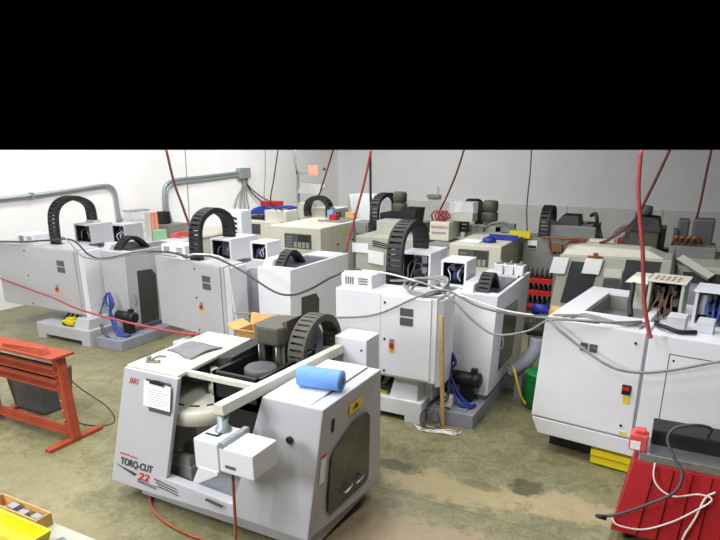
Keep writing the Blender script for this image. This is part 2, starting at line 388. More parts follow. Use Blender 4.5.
    put('guard_cover', G().hexa([(sx_-.26,sy_-.12,zt-.02),(sx_-.1,sy_-.12,zt-.02),(sx_-.1,sy_+.8,zt-.02),(sx_-.26,sy_+.8,zt-.02),(sx_-.26,sy_-.02,zt+.12),(sx_-.12,sy_+.0,zt+.1),(sx_-.12,sy_+.75,zt+.1),(sx_-.26,sy_+.75,zt+.12)], .01), bm, p)
    return p

GR = None
m3 = rear_machine('pale machine right of centre with a wooden pole and HVAC box at its back',
    (-1.95, 7.6, 1.68), (-3.95, -2.5, 6.85, 6.85, -3.27), (-3.75, -2.68, 6.88), (-2.66, -2.02, 7.05, 9.3),
    (-3.38, 7.5, 8.45, 1.68, 1.98, 2.52), (-3.5, -3.05, 8.0, 8.7, 1.58, 2.1), (-2.87, -2.5, 7.95, 8.4, 1.68, 2.04),
    (-2.99, 1.49, .18), (-3.1, 1.07), (-3.93, -3.47), (-2.2, 7.75, .28), (8.05, 8.85, .5, 1.42), 'white', 'white', 1, .62)
m3['label'] = 'white milling machine with a wooden pole leaning behind its cabinet door'
m2b = rear_machine('grey milling machine in the second bay, its cabinet behind the front machine\'s cardboard box',
    (-5.3, 7.78, 1.7), (-8.1, -6.28, 7.7, 7.35, -7.05), (-7.6, -6.4, 7.42), (-5.98, -5.36, 7.3, 9.4),
    (-7.08, 7.65, 8.52, 1.7, 1.98, 2.53), (-7.25, -6.8, 8.2, 8.95, 1.66, 2.03), (-6.34, -6.0, 8.15, 8.55, 1.72, 2.04),
    (-6.8, 1.45, .2), (-6.88, 1.0), (-8.05, -7.5), (-5.66, 8.0, .32), (8.1, 8.65, .45, 1.2), 'white', 'rear', 2, .5)
vp = put('vent_panel', G().box(-7.72,-7.25,9.1,9.4,1.5,2.42,.01), 'white', m2b, label='white panel with black slots')
for k in range(4): put('vent_slot', G().hexa([(-7.6,9.088,2.3-.09*k),(-7.36,9.088,2.25-.09*k),(-7.36,9.1,2.25-.09*k),(-7.6,9.1,2.3-.09*k),(-7.6,9.088,2.34-.09*k),(-7.36,9.088,2.29-.09*k),(-7.36,9.1,2.29-.09*k),(-7.6,9.1,2.34-.09*k)]), 'black', vp)
m2a = rear_machine('grey milling machine at the far left end of the row under the wall conduit',
    (-8.85, 7.7, 1.72), (-12.2, -9.75, 7.4, 7.4, -11.3), (-10.9, -9.4, 7.15), (-9.32, -8.66, 7.22, 9.2),
    (-10.76, 7.75, 8.65, 1.7, 2.1, 2.6), (-10.9, -10.42, 8.3, 8.85, 1.7, 2.08), (-9.82, -9.45, 8.3, 8.75, 1.74, 2.13),
    (-10.32, 1.42, .2), (-10.42, .95), (-11.6, -11.1), (-9.22, 7.85, .36), (7.95, 8.4, .3, 1.35), 'rear', 'rear', 3, .5)

# ------------------------------------------------------------------ front machine (faces us)
m1 = thing('machining_center', 'grey milling machine in front, its cabinet lettered TORQ-CUT 22, blue paper roll on top', 'milling machine', (-3.5,4.6,0))
fr = lambda x0b, x1b, x0t, x1t, zb, zt_, yb=3.79, yt=3.9: [(x0b,yb,zb),(x1b,yb,zb),(x1t,yt,zt_),(x0t,yt,zt_)]
def wing(x0b, x1b, x0t, x1t, zb, zt_, y1, xb0=None, xb1=None, bev=.012):
    xb0 = x0t if xb0 is None else xb0; xb1 = x1t if xb1 is None else xb1
    return [(x0b,3.78,zb),(x1b,3.78,zb),(xb1,y1,zb),(xb0,y1,zb),(x0t,3.9,zt_),(x1t,3.9,zt_),(xb1,y1,zt_),(xb0,y1,zt_)]
g = G().hexa([(-4.95,3.78,.17),(-4.2,3.78,.17),(-4.2,3.83,.17),(-4.95,3.83,.17),(-4.68,3.9,1.45),(-3.97,3.9,1.45),(-3.97,3.95,1.45),(-4.68,3.95,1.45)], .01)
g.hexa([(-4.95,3.8,.17),(-4.91,3.8,.17),(-4.7,5.2,.17),(-4.74,5.2,.17),(-4.68,3.92,1.45),(-4.64,3.92,1.45),(-4.7,5.2,1.45),(-4.74,5.2,1.45)])
g.hexa([(-4.74,5.15,.17),(-4.1,5.15,.17),(-4.1,5.2,.17),(-4.74,5.2,.17),(-4.74,5.15,1.45),(-4.1,5.15,1.45),(-4.1,5.2,1.45),(-4.74,5.2,1.45)])
lw = put('left_wing', g, 'mauve', m1)
put('lit_top_cover', G().hexa([(-4.66,3.92,1.44),(-3.99,3.92,1.44),(-4.1,5.18,1.44),(-4.72,5.18,1.44),(-4.66,3.92,1.475),(-3.99,3.92,1.475),(-4.1,5.18,1.475),(-4.72,5.18,1.475)], .006), 'cream', lw)  # cover coloured lighter than the wing, overhead light put into the colour
rw = put('right_wing', G().hexa(wing(-3.36,-2.5,-3.0,-2.38,.22,1.46,5.0,-3.0,-2.38), .014), 'mauve', m1)
put('lit_top_cover', G().box(-2.98,-2.52,3.93,4.98,1.455,1.472,.005), 'white', rw)  # white here also paints the lit top of the grey wing
put('panel_gap', G().box(-2.52,-2.505,4.15,4.95,1.452,1.468), 'seam', rw)
# sill under the opening
put('front_sill', G().hexa([(-4.26,3.777,.18),(-3.3,3.777,.21),(-3.3,3.9,.21),(-4.26,3.9,.18),(-4.26,3.797,.39),(-3.3,3.793,.34),(-3.3,3.9,.34),(-4.26,3.9,.39)], .006), 'mauve', m1)
put('base_skirt', G().box(-4.62,-2.52,3.87,5.0,.05,.22,.01), 'mauve', m1)
put('base', G().box(-4.5,-2.6,4.0,5.15,0,.15), 'darkgrey', m1)
# right wing window (chamfered)
def rs(y, z, o=0):       # a point on the right side face
    f = (z-.22)/1.24; y0 = 3.78+.12*f; xb = -2.5+.12*f; k = (y-y0)/(5.0-y0); return (xb+(-2.38-xb)*max(0,min(1,k))+o, y, z)
poly = [(4.1,.32),(4.72,.36),(4.76,.42),(4.76,1.06),(4.7,1.12),(4.45,1.12),(4.12,.98),(4.07,.92),(4.06,.38)]
sw = put('side_window', G().prism([rs(y,z,-.004) for y,z in poly], (.014,0,0)), 'glass', rw, label='smoked window in the right side')
for y in (4.3, 4.5): put('window_knob', G().tube([rs(y,.46,.0), rs(y,.46,.04), rs(y+.1,.49,.04), rs(y+.12,.49,.0)], .012, 6), 'chrome', sw)
put('warning_label', G().prism([rs(4.36,1.22,.001), rs(4.6,1.23,.001), rs(4.6,1.33,.001), rs(4.36,1.32,.001)], (.004,0,0)), 'label_y', rw, label='yellow warning label')
g = G(); g.prism([rs(4.42,1.25,.004), rs(4.54,1.255,.004), rs(4.48,1.31,.004)], (.003,0,0)); put('label_symbol', g, 'decal_k', rw)
put('latch_slot', G().prism([rs(4.06,1.18,.001), rs(4.1,1.18,.001), rs(4.1,1.3,.001), rs(4.06,1.3,.001)], (.004,0,0)), 'black', rw)
put('instruction_label', G().prism([rs(3.9,.73,.001), rs(3.98,.73,.001), rs(3.99,1.02,.001), rs(3.91,1.02,.001)], (.004,0,0)), 'paper', rw, label='narrow white instruction label')
put('label_header', G().prism([rs(3.91,.985,.004), rs(3.985,.985,.004), rs(3.99,1.02,.004), rs(3.91,1.02,.004)], (.003,0,0)), 'pinkred', rw)
def fp(x, z, o=0):       # a point on the slanted front plane, o = distance towards us
    f = (z-.2)/1.26; return Vector((x, 3.78+.12*f-o, z))
put('front_knob', G().lathe(fp(-2.7,1.13,.03), [(.028,-.0),(.034,.01),(.03,.04)], 16, 'Y'), 'black', rw)
FY = (0,.095,.995)
# lettering on the left wing
text('lettering', 'TORQ-CUT', 'decal_k', lw, fp(-4.8,.4,.004), (1,0,0), FY, .11, .3, bold=.0025, label='dark TORQ-CUT lettering', sx=.78)
text('lettering', '22', 'decal_r', lw, fp(-4.56,.29,.004), (1,0,0), FY, .11, .3, bold=.002, label='red 22', sx=1.4)
text('lettering', 'BRI', 'decal_r', lw, fp(-4.62,1.3,.004), (1,0,0), FY, .095, .45, bold=-.001, label='red italic maker lettering', sx=.9)
g = G()
for x0, x1, z in ((-4.8,-4.66,.515),(-4.65,-4.56,.508)): g.prism([fp(x0,z,.003), fp(x1,z,.003), fp(x1+.01,z+.012,.003), fp(x0+.01,z+.012,.003)], (0,-.002,0))
put('red_stripe', g, 'decal_r', lw, label='thin red stripe over the lettering')
g = G()
g.prism([fp(-4.87,.385,.003), fp(-4.6,.31,.003), fp(-4.57,.34,.003), fp(-4.7,.36,.003)], (0,-.003,0))
for k in range(3): g.prism([fp(-4.32+.02*k,.345-.033*k,.006), fp(-4.02+.01*k,.31-.03*k,.006), fp(-4.02+.01*k,.316-.03*k,.006), fp(-4.32+.02*k,.355-.033*k,.006)], (0,-.004,0))
for k in range(2): g.prism([fp(-4.56,.275-.02*k,.003), fp(-4.3,.258-.02*k,.003), fp(-4.3,.264-.02*k,.003), fp(-4.56,.282-.02*k,.003)], (0,-.003,0))
put('swoosh', g, 'decal_k', lw, label='dark swoosh lines around the 22')
put('name_slot', G().prism([fp(-3.62,.33,.03), fp(-3.42,.31,.03), fp(-3.42,.325,.03), fp(-3.62,.345,.03)], (0,-.02,0)), 'decal_k', m1)
put('nameplate', G().prism([fp(-4.36,1.06,.001), fp(-4.08,1.06,.001), fp(-4.07,1.18,.001), fp(-4.35,1.18,.001)], (0,-.004,0)), 'darkgrey', lw, label='dark nameplate under the clipboard')
# carousel and what shows through the opening
cr = put('tool_carousel', G().lathe((-4.13,4.38,.9), [(.3,0),(.43,.02),(.44,.15),(.42,.17),(.1,.2)], 36), 'cream', m1, label='cream round tool carousel')
put('carousel_hub', G().lathe((-4.02,4.5,1.08), [(.11,0),(.11,.1),(.075,.12),(.07,.28)], 20), 'cream', cr)
g = G()
for k in range(5):
    a = math.radians(200+k*32); c = Vector((-4.13+.3*math.cos(a), 4.38+.3*math.sin(a), 1.085)); d = Vector((-math.sin(a), math.cos(a), 0))
    put('pocket_slot', G().obox(c, d, Vector((0,0,1)), Vector((math.cos(a),math.sin(a),0)), .05, .006, .008), 'black', cr)
put('inner_guard', G().box(-4.1,-3.1,5.0,5.06,.3,1.2), 'mauve', m1)
put('way_cover', G().hexa([(-4.5,4.32,.28),(-4.17,4.32,.28),(-4.12,4.7,.28),(-4.5,4.7,.28),(-4.5,4.36,.89),(-4.25,4.36,.89),(-4.15,4.7,.89),(-4.5,4.7,.89)], .02), 'cream', m1)
tb = put('work_table', G().box(-4.05,-3.1,4.2,4.65,.36,.46,.01).box(-3.9,-3.2,4.25,4.6,.2,.36), 'steelgrey', m1, label='steel work table inside')
put('vise', G().box(-4.3,-4.0,3.98,4.26,.28,.46,.01).box(-4.28,-4.02,3.99,4.06,.46,.56).hexa([(-4.28,4.16,.46),(-4.02,4.16,.46),(-4.02,4.24,.46),(-4.28,4.24,.46),(-4.26,4.18,.6),(-4.05,4.18,.6),(-4.05,4.22,.6),(-4.26,4.22,.6)]), 'steelgrey', m1)
put('chip_tray', G().hexa([(-4.2,3.9,.2),(-3.1,3.9,.2),(-3.1,5.0,.2),(-4.2,5.0,.2),(-4.2,3.9,.26),(-3.1,3.9,.26),(-3.1,5.0,.3),(-4.2,5.0,.3)]), 'tankgrey', m1)
# header bar across the opening, boom along the right wing, rear cabinet
put('header_bar', G().box(-4.02,-3.12,4.05,4.1,1.42,1.475,.006), 'cream', m1)
put('pendant_boom', G().hexa([(-3.17,3.46,1.44),(-3.06,3.46,1.44),(-2.97,5.31,1.44),(-3.07,5.31,1.44),(-3.16,3.46,1.53),(-3.07,3.46,1.53),(-2.98,5.31,1.53),(-3.06,5.31,1.53)],.008), 'cream', m1, label='square tube boom carrying the pendant')
rc = put('rear_cabinet', G().box(-3.08,-2.7,5.31,5.62,.15,1.62,.012), 'white', m1)
put('cabinet_screw', G().lathe((-2.76,5.3,1.5), [(.01,0),(.012,.01)], 10, 'Y'), 'black', rc)
# pendant
pd = put('control_pendant', G().hexa([(-3.0,3.3,1.03),(-2.66,3.3,1.03),(-2.66,3.62,1.03),(-3.0,3.62,1.03),(-3.0,3.3,1.25),(-2.66,3.3,1.25),(-2.66,3.62,1.25),(-3.0,3.62,1.25)], .014), 'white', m1, label='white operator pendant')
put('screen_housing', G().prism([(-3.26,3.3,1.0),(-3.01,3.3,1.0),(-3.01,3.3,1.27),(-3.26,3.3,1.27)], (0,.32,0), .012), 'white', pd)
put('keypad_shelf', G().prism([(-3.3,3.29,.86),(-3.25,3.29,.85),(-3.02,3.29,.99),(-3.02,3.29,1.02),(-3.22,3.29,1.02)], (0,.2,0), .006), 'white', pd)
put('side_screen', G().prism([(-3.262,3.34,1.03),(-3.262,3.58,1.03),(-3.262,3.58,1.24),(-3.262,3.34,1.24)], (-.008,0,0)), 'screen', pd)
put('grip_slot', G().box(-2.94,-2.84,3.294,3.304,1.08,1.105), 'seam', pd)
put('top_handle', G().box(-3.22,-3.1,3.4,3.42,1.268,1.28).box(-3.11,-3.09,3.4,3.48,1.268,1.28), 'black', pd)
put('pivot', G().lathe((-3.13,3.52,1.25), [(.07,0),(.07,.05),(.045,.06),(.045,.2)], 18).box(-3.0,-2.95,3.3,3.64,1.24,1.29), 'galv', pd)
put('air_line', G().tube([(-2.99,3.44,1.04),(-3.0,3.44,.7),(-3.01,3.44,.35),(-3.03,3.42,.05),(-3.08,3.3,.018),(-3.2,3.2,.018)], .013, 8).cyl((-2.99,3.44,.98),(-2.99,3.44,1.04),.02,10), 'orangehose', pd, label='orange-brown air line hanging from the pendant')
# head: black tray, motor, plate, chain
tr = put('drip_tray', G().box(-3.82,-3.26,4.2,5.2,1.12,1.2).box(-3.82,-3.78,4.2,5.2,1.12,1.46).box(-3.3,-3.26,4.2,5.2,1.12,1.46).box(-3.82,-3.26,4.2,4.24,1.12,1.46).box(-3.82,-3.26,5.16,5.2,1.12,1.46), 'black', m1, label='deep black tray around the spindle head')
put('tray_apron', G().box(-3.66,-3.27,4.22,4.26,.78,1.125), 'black', m1)
put('bellows', G().hexa([(-4.05,4.5,1.3),(-3.82,4.5,1.3),(-3.82,5.2,1.3),(-4.05,5.2,1.3),(-4.05,4.55,1.45),(-3.82,4.5,1.5),(-3.78,5.2,1.56),(-4.05,5.2,1.5)], .012), 'rubber', m1)
put('column', G().box(-3.75,-3.4,4.95,5.3,.3,1.3).box(-3.9,-3.15,5.22,5.5,.3,1.3), 'black', m1)
put('pulley_cover', G().lathe((-3.55,4.62,1.3), [(.17,0),(.17,.1),(.15,.12)], 24), 'darkgrey', m1)
put('motor_mount', G().box(-3.78,-3.7,4.9,5.1,1.2,1.62).box(-3.54,-3.43,4.88,5.1,1.2,1.62).box(-3.7,-3.54,5.0,5.1,1.2,1.6), 'motor', m1)
for x in (-3.72,-3.5): put('guide_rod', G().cyl((x,4.83,1.3),(x,4.83,1.58),.01,8), 'chrome', m1)
put('spindle_motor', G().prism([(-3.8,4.86,1.58),(-3.7,4.78,1.58),(-3.46,4.8,1.58),(-3.42,4.88,1.58),(-3.42,5.2,1.58),(-3.5,5.28,1.58),(-3.74,5.26,1.58),(-3.8,5.18,1.58)], (0,0,.2), .03), 'motor', m1, label='olive grey spindle motor')
put('motor_bracket', G().hexa([(-3.46,4.9,1.72),(-3.41,4.9,1.72),(-3.41,5.2,1.72),(-3.46,5.2,1.72),(-3.46,4.9,1.82),(-3.4,4.9,1.84),(-3.4,5.2,1.84),(-3.46,5.2,1.82)]), 'motor', m1)
put('carrier_plate', G().prism([(-3.4,5.0,1.3),(-3.4,5.6,1.3),(-3.4,5.6,1.52),(-3.4,5.5,1.64),(-3.4,5.0,1.6)], (-.03,0,0)), 'tankgrey', m1, label='grey steel carrier plate')
put('plate_hole', G().lathe((-3.398,5.42,1.42), [(.03,0),(.03,.003)], 14, 'X'), 'black', m1)
put('cable_carrier', G().chain([(-3.26,4.9,1.3),(-3.26,4.86,1.42),(-3.26,4.86,1.55),(-3.26,4.93,1.69),(-3.26,5.07,1.79),(-3.26,5.25,1.82),(-3.26,5.43,1.76),(-3.26,5.54,1.64),(-3.26,5.56,1.52),(-3.26,5.55,1.4)], (1,0,0), .17, .065, .07), 'chaing', m1, label='dusty cable chain arch')
# loose things on it
roll = thing('paper_towel_roll', 'blue paper towel roll lying on the front machine', 'paper roll', (-2.84,4.25,1.472), math.radians(8))
put('paper', G().lathe((0,0,.095), [(.03,0),(.093,.004),(.096,.02),(.096,.4),(.093,.416),(.03,.42)], 32, 'X'), 'bluepaper', roll, local=True)
put('core', G().lathe((0,0,.095), [(.028,-.002),(.028,.424)], 18, 'X'), 'coilbrown', roll, local=True)
g = G(); n = 12; vs = {}
for i in range(n+1):
    for j in range(9):
        u, v = i/n, j/8; x = -4.62+.42*u+.05*v+.02*math.sin(5*v+2*u); y = 4.42+.34*v-.1*u*(1-v)+.02*math.sin(6*u)
        vs[i,j] = (x, y, 1.478+.018*abs(math.sin(3.1*u+2.3*v))*(.3+.7*math.sin(math.pi*v)))
for i in range(n):
    for j in range(8):
        a,b,c,d = vs[i,j],vs[i+1,j],vs[i+1,j+1],vs[i,j+1]
        bb = [g.bm.verts.new(q) for q in (a,b,c,d)]; g.bm.faces.new(bb).smooth = True
bmesh.ops.remove_doubles(g.bm, verts=g.bm.verts, dist=1e-5)
ex = bmesh.ops.extrude_face_region(g.bm, geom=g.bm.faces[:]); bmesh.ops.translate(g.bm, verts=[e for e in ex['geom'] if isinstance(e, bmesh.types.BMVert)], vec=(0,0,.012))
single('rag', g, 'cloth', 'crumpled grey rag spread on the front machine\'s left top', 'rag')
cl = thing('toggle_clamp', 'small grey metal clamp lying at the front machine\'s left top edge', 'clamp', (-4.47,4.08,1.475), .4)
put('jaw', G().box(-.07,.07,-.02,.02,0,.025,.004).box(-.06,-.03,-.02,.05,.02,.06,.004), 'steelgrey', cl, local=True)
put('lever', G().tube([(-.02,0,.03),(.05,.02,.06),(.12,.05,.05)], .013, 8), 'steelgrey', cl, local=True)
cb = thing('clipboard', 'clipboard with a white paper sheet hung on the front machine', 'clipboard', (-4.3,3.88,1.1))
put('board', G().prism([fp(-4.39,1.13,.016), fp(-4.09,1.13,.016), fp(-4.06,1.395,.016), fp(-4.36,1.395,.016)], (0,-.008,0)), 'darkgrey', cb)
put('sheet', G().prism([fp(-4.405,1.12,.026), fp(-4.060,1.115,.026), fp(-4.040,1.365,.026), fp(-4.385,1.375,.026)], (0,-.002,0)), 'paper', cb)
g = G()
for k in range(7): g.prism([fp(-4.350,1.15+.025*k,.0285), fp(-4.130+.03*(k%3),1.15+.025*k,.0285), fp(-4.130+.03*(k%3),1.154+.025*k,.0285), fp(-4.350,1.154+.025*k,.0285)], (0,-.001,0))
put('writing', g, 'ink', cb)
put('clip', G().prism([fp(-4.310,1.365,.03), fp(-4.110,1.36,.03), fp(-4.130,1.385,.03), fp(-4.180,1.405,.03), fp(-4.240,1.405,.03), fp(-4.290,1.388,.03)], (0,-.014,0)), 'black', cb)
bx = thing('cardboard_box', 'open brown cardboard box behind the front machine\'s black tray', 'box', (-4.2,5.45,0))
g = G(); t = .008
g.box(-4.42,-3.98,5.3,5.3+t,1.2,1.5).box(-4.42,-3.98,5.6,5.6+t,1.2,1.5).box(-4.42,-4.42+t,5.3,5.6,1.2,1.5).box(-3.98-t,-3.98,5.3,5.6,1.2,1.5).box(-4.42,-3.98,5.3,5.6,1.2,1.2+t)
put('carton', g, 'card', bx)
put('flap', G().hexa([(-4.42,5.3,1.5),(-3.98,5.3,1.5),(-3.98,5.31,1.5),(-4.42,5.31,1.5),(-4.42,5.22,1.54),(-3.98,5.22,1.54),(-3.98,5.225,1.55),(-4.42,5.225,1.55)]), 'card', bx)
put('flap', G().hexa([(-4.42,5.59,1.5),(-3.98,5.59,1.5),(-3.98,5.6,1.5),(-4.42,5.6,1.5),(-4.42,5.63,1.64),(-3.98,5.63,1.64),(-3.98,5.64,1.64),(-4.42,5.64,1.64)]), 'card', bx)
put('flap', G().hexa([(-4.42,5.3,1.5),(-4.41,5.3,1.5),(-4.41,5.6,1.5),(-4.42,5.6,1.5),(-4.55,5.3,1.55),(-4.54,5.3,1.56),(-4.54,5.6,1.56),(-4.55,5.6,1.55)]), 'card', bx)
# what carries the box: a plain stand behind the machine
st = thing('parts_stand', 'grey steel stand under the cardboard box behind the front machine', 'stand', (-4.2,5.45,0))
put('shelf', G().box(-4.5,-3.94,5.25,5.66,1.16,1.2), 'steelgrey', st)
for x in (-4.47,-4.0):
    for y in (5.28,5.6): put('leg', G().box(x,x+.04,y,y+.04,0,1.16), 'steelgrey', st)
bx.location = (-4.2,5.45,1.2)
for ch in bx.children: ch.data.transform(Matrix.Translation((0,0,-1.2)))
single('air_hose', G().tube([(-4.5,4.1,.05),(-4.55,3.95,.02),(-4.45,3.82,.016),(-4.2,3.68,.016),(-3.86,3.6,.016),(-3.45,3.6,.016),(-3.0,3.75,.016)], .013, 8), 'orangehose', 'orange hose curling on the floor from under the front machine', 'hose')

# ------------------------------------------------------------------ right-hand machine (local frame)
m4 = thing('machining_center', 'big white milling machine at the right edge behind the red cart', 'milling machine', (-1.19,6.83,0), math.radians(-7.5))
def L4(name, g, m, par=None, label=None): return put(name, g, m, par or m4, label, local=True)
bk = L4('rear_panel', G().hexa([(-.06,0,.47),(1.07,0,.47),(1.07,.5,.46),(0,.5,.46),(0,0,1.69),(1.07,0,1.69),(1.07,.5,1.69),(0,.5,1.69)], .014), 'white')
L4('lower_skirt', G().hexa([(.03,.02,.25),(2.4,.02,.25),(2.4,.5,.25),(.06,.5,.25),(-.05,.0,.45),(2.4,.0,.45),(2.4,.5,.45),(0,.5,.45)], .01), 'white')
L4('panel_gap', G().box(-.02,2.4,.008,.4,.446,.474).box(1.066,1.1,.012,.4,.45,1.685), 'tankgrey')
dr = L4('cabinet_door', G().box(1.1,2.4,0,.5,.46,1.69,.012), 'white')
L4('access_panel', G().box(1.32,2.2,-.006,.01,.56,1.5), 'white', dr)
g = G()
for a in (1.31, 2.2): g.box(a, a+.008, -.008, .004, .55, 1.51)
g.box(1.31, 2.2, -.008, .004, 1.5, 1.508); L4('panel_edge', g, 'seam', dr)
for x, z in ((1.36,1.44),(1.36,.62)): L4('panel_screw', G().lathe((x,-.006,z), [(.012,-.004),(.012,0)], 10, 'Y'), 'black', dr)
L4('round_emblem', G().lathe((1.5,-.006,.53), [(.075,-.003),(.075,0)], 24, 'Y'), 'pinkred', dr, 'round red emblem')
L4('round_emblem', G().lathe((1.5,-.008,.53), [(.062,-.003),(.062,0)], 24, 'Y'), 'white', dr, 'white centre of the emblem')
for x in (.42,.52):
    for z in (1.38,1.43): L4('vent_filter', G().box(x,x+.08,-.012,.02,z,z+.04), 'darkgrey', bk, 'small dark vent')
sw = L4('isolator_switch', G().box(.93,1.0,-.008,.01,.87,.95), 'label_y', bk, 'yellow plate of the isolator')
L4('switch_body', G().box(.91,1.0,-.02,.01,.97,1.08), 'black', sw, 'black isolator body'); L4('switch_handle', G().box(.92,.99,-.05,-.01,1.03,1.06), 'red', sw, 'red isolator handle')
L4('warning_label', G().box(.94,1.02,-.006,.01,.5,.53), 'label_y', bk, 'yellow label')
for x, z in ((.95,.6),(.98,1.56)): L4('lock', G().lathe((x,-.004,z), [(.014,-.01),(.014,0)], 10, 'Y'), 'black', bk)
L4('base', G().box(.1,2.3,.31,1.6,0,.27), 'black')
L4('lube_unit', G().box(.66,1.2,.05,.3,.125,.2,.008).box(.66,1.2,.07,.3,.02,.11,.008), 'yellow', None, 'yellow two-tier unit under the machine')
# enclosure behind, with its open top
g = G().box(0,.05,.5,2.0,.3,1.69).box(.05,1.0,.5,.56,1.2,1.69).box(.05,.28,.56,1.72,1.6,1.69).box(.05,1.0,1.72,2.0,.4,1.69).box(.92,1.0,.56,1.72,1.2,1.69)
en = L4('enclosure', g, 'white')
L4('chip_trough', G().box(.28,.92,.56,1.72,1.42,1.46).box(.28,.3,.56,1.72,1.46,1.66).box(.3,.92,1.7,1.72,1.46,1.66), 'steelgrey', en, 'grey sunken trough in the top')
L4('trough_clamp', G().box(.36,.4,.7,.95,1.46,1.5).lathe((.38,.8,1.5), [(.03,0),(.03,.05),(.01,.06)], 12), 'chrome', en)
L4('inner_rail', G().box(.31,.92,.78,.84,1.5,1.56), 'white', en)
L4('column', G().box(1.05,2.3,.5,2.0,.3,1.6), 'white')
def box4(name, x0,x1,y0,y1,z0,z1,m,top,seed):
    t = .03
    o = L4(name, G().box(x0,x1,y1-t,y1,z0,z1).box(x0,x0+t,y0,y1-t,z0,z1).box(x1-t,x1,y0,y1-t,z0,z1).box(x0+t,x1-t,y0,y1-t,z0,z0+t), m)
    tp = L4('top_plate', G().box(x0-.02,x1+.02,y0-.02,y1+.02,z1,z1+.02), top, o)
    R = random.Random(seed); w, h = x1-x0-2*t, z1-z0-2*t; g = G()
    for k in range(12):
        a = x0+t+R.uniform(.02,.75)*w; c = z0+t+R.uniform(.02,.75)*h; d = R.uniform(.1,.24)*w
        g.box(a, a+d, y0+.1+R.random()*.1, y1-t, c, c+R.uniform(.12,.25)*h)
    L4('back_plate', G().box(x0+t,x1-t,y1-.1,y1-t,z0+t,z1), 'black', o)
    L4('relay', g, 'darkgrey', o, 'dark electrical components'); return o, tp
o, tp = box4('drive_box', .86,1.24,1.0,1.45,1.58,2.04,'beige','cream',3)
for i in range(5):
    for j in range(3): L4('vent_hole', G().box(.9+i*.06,.935+i*.06,1.05+j*.1,1.1+j*.1,2.06,2.063), 'coilbrown', tp)
for k in range(4): L4('wiring', G().tube([(.95+.06*k,1.05,1.6),(.93+.07*k,.98,1.72),(.97+.05*k,1.05,1.85),(.95+.06*k,1.2,1.95)], .007, 6), 'coilbrown', o)
o, tp = box4('drive_box', 1.36,1.95,1.0,1.45,1.58,1.98,'paint','white',8)
g = G()
for k in range(5): g.tube([(1.5+.05*k,1.02,1.62),(1.52+.05*k,.96,1.7),(1.5+.06*k,1.02,1.8),(1.5+.05*k,1.2,1.88)], .016, 6)
L4('wiring', g, 'bluehose', o, 'blue wiring')
L4('capacitor', G().cyl((1.44,1.15,1.7),(1.44,1.15,1.93),.05,16), 'paint', o)
L4('junction_box', G().box(.66,.84,1.0,1.3,1.69,2.0,.01), 'beige', None, 'tall pale junction box')
L4('box_cap', G().hexa([(.6,.98,2.0),(.86,.98,2.0),(.86,1.4,2.0),(.6,1.4,2.0),(.66,1.05,2.07),(.84,1.05,2.07),(.84,1.35,2.07),(.66,1.35,2.07)], .008), 'cream')
L4('black_hose', G().tube([(.78,.62,1.69),(.74,.72,1.8),(.72,.85,1.9),(.7,.95,2.0)], .03, 8), 'black')
L4('terminal_box', G().box(1.2,1.38,.28,.5,1.69,1.83,.008).box(1.48,1.64,.3,.5,1.69,1.82,.008), 'paint')
g = G(); 
for k in range(3): g.tube([(.05+.1*k,.1,1.705),(.35,.22+.04*k,1.715),(.6,.12+.05*k,1.715),(.85,.2-.04*k,1.71),(1.0,.28,1.72),(.98,.1,1.7)], .011, 6)
L4('signal_cable', g, 'cable')
L4('black_hose', G().tube([(1.1,.3,1.72),(1.2,.16,1.74),(1.35,.12,1.72),(1.5,.2,1.72)], .025, 8), 'black')

# ------------------------------------------------------------------ row behind, facing us
def front_machine(label, x0, x1, yf, depth, zt, m='cream', zb=.15):
    p = thing('machining_center', label, 'milling machine', ((x0+x1)/2, yf+depth/2, 0))
    en = put('enclosure', G().box(x0, x1, yf, yf+depth, zb, zt, .02), m, p)
    put('base', G().box(x0+.1, x1-.1, yf+.1, yf+depth, 0, zb), 'darkgrey', p)
    return p, en
def control_panel(en, x0, x1, y, z0, z1):
    q = put('control_panel', G().box(x0, x1, y-.012, y+.01, z0, z1), 'darkgrey', en, label='dark control panel')
    w, h = x1-x0, z1-z0
    put('monitor', G().box(x0+.52*w, x0+.95*w, y-.022, y-.01, z0+.5*h, z0+.93*h), 'screen', q)
    g = G()
    for i in range(4):
        for j in range(3): g.box(x0+(.36+.15*i)*w, x0+(.46+.15*i)*w, y-.02, y-.01, z0+(.07+.13*j)*h, z0+(.16+.13*j)*h)
    put('button', g, 'beige', q)
    g = G()
    for j in range(4): g.box(x0+.06*w, x0+.28*w, y-.02, y-.01, z0+(.1+.2*j)*h, z0+(.2+.2*j)*h)
    put('key_row', g, 'steelgrey', q)
# R3a
p, en = front_machine('cream machine with a two-part control panel, behind the second bay', -8.75, -7.3, 12.0, 2.2, 1.78)
control_panel(en, -8.3, -7.55, 12.0, 1.28, 1.62)
put('warning_label', G().box(-7.304, -7.296, 13.0, 13.2, 1.5, 1.6), 'label_y', en, label='yellow label on the side')
put('latch', G().box(-7.304, -7.29, 12.75, 12.85, 1.3, 1.33).box(-7.304, -7.29, 13.5, 13.6, 1.32, 1.35), 'black', en)
put('column', G().box(-9.0, -8.2, 14.2, 15.0, .2, 2.0, .02), 'beige', p)
put('column_cap', G().box(-9.35, -8.98, 14.2, 14.6, 1.7, 2.12, .01), 'beige', p)
put('cable_carrier', G().chain([(-8.95,14.1,1.8),(-8.97,14.1,2.0),(-8.9,14.1,2.18),(-8.72,14.1,2.28),(-8.5,14.1,2.28),(-8.32,14.1,2.16),(-8.28,14.1,2.0),(-8.3,14.1,1.85)], (0,1,0), .22, .09, .1), 'rubber', p, label='black cable chain arch')
put('head_bracket', G().box(-8.35,-8.1,14.0,14.4,1.75,1.92).lathe((-8.2,14.1,1.9), [(.08,0),(.08,.14),(.05,.16)], 14), 'darkgrey', p)
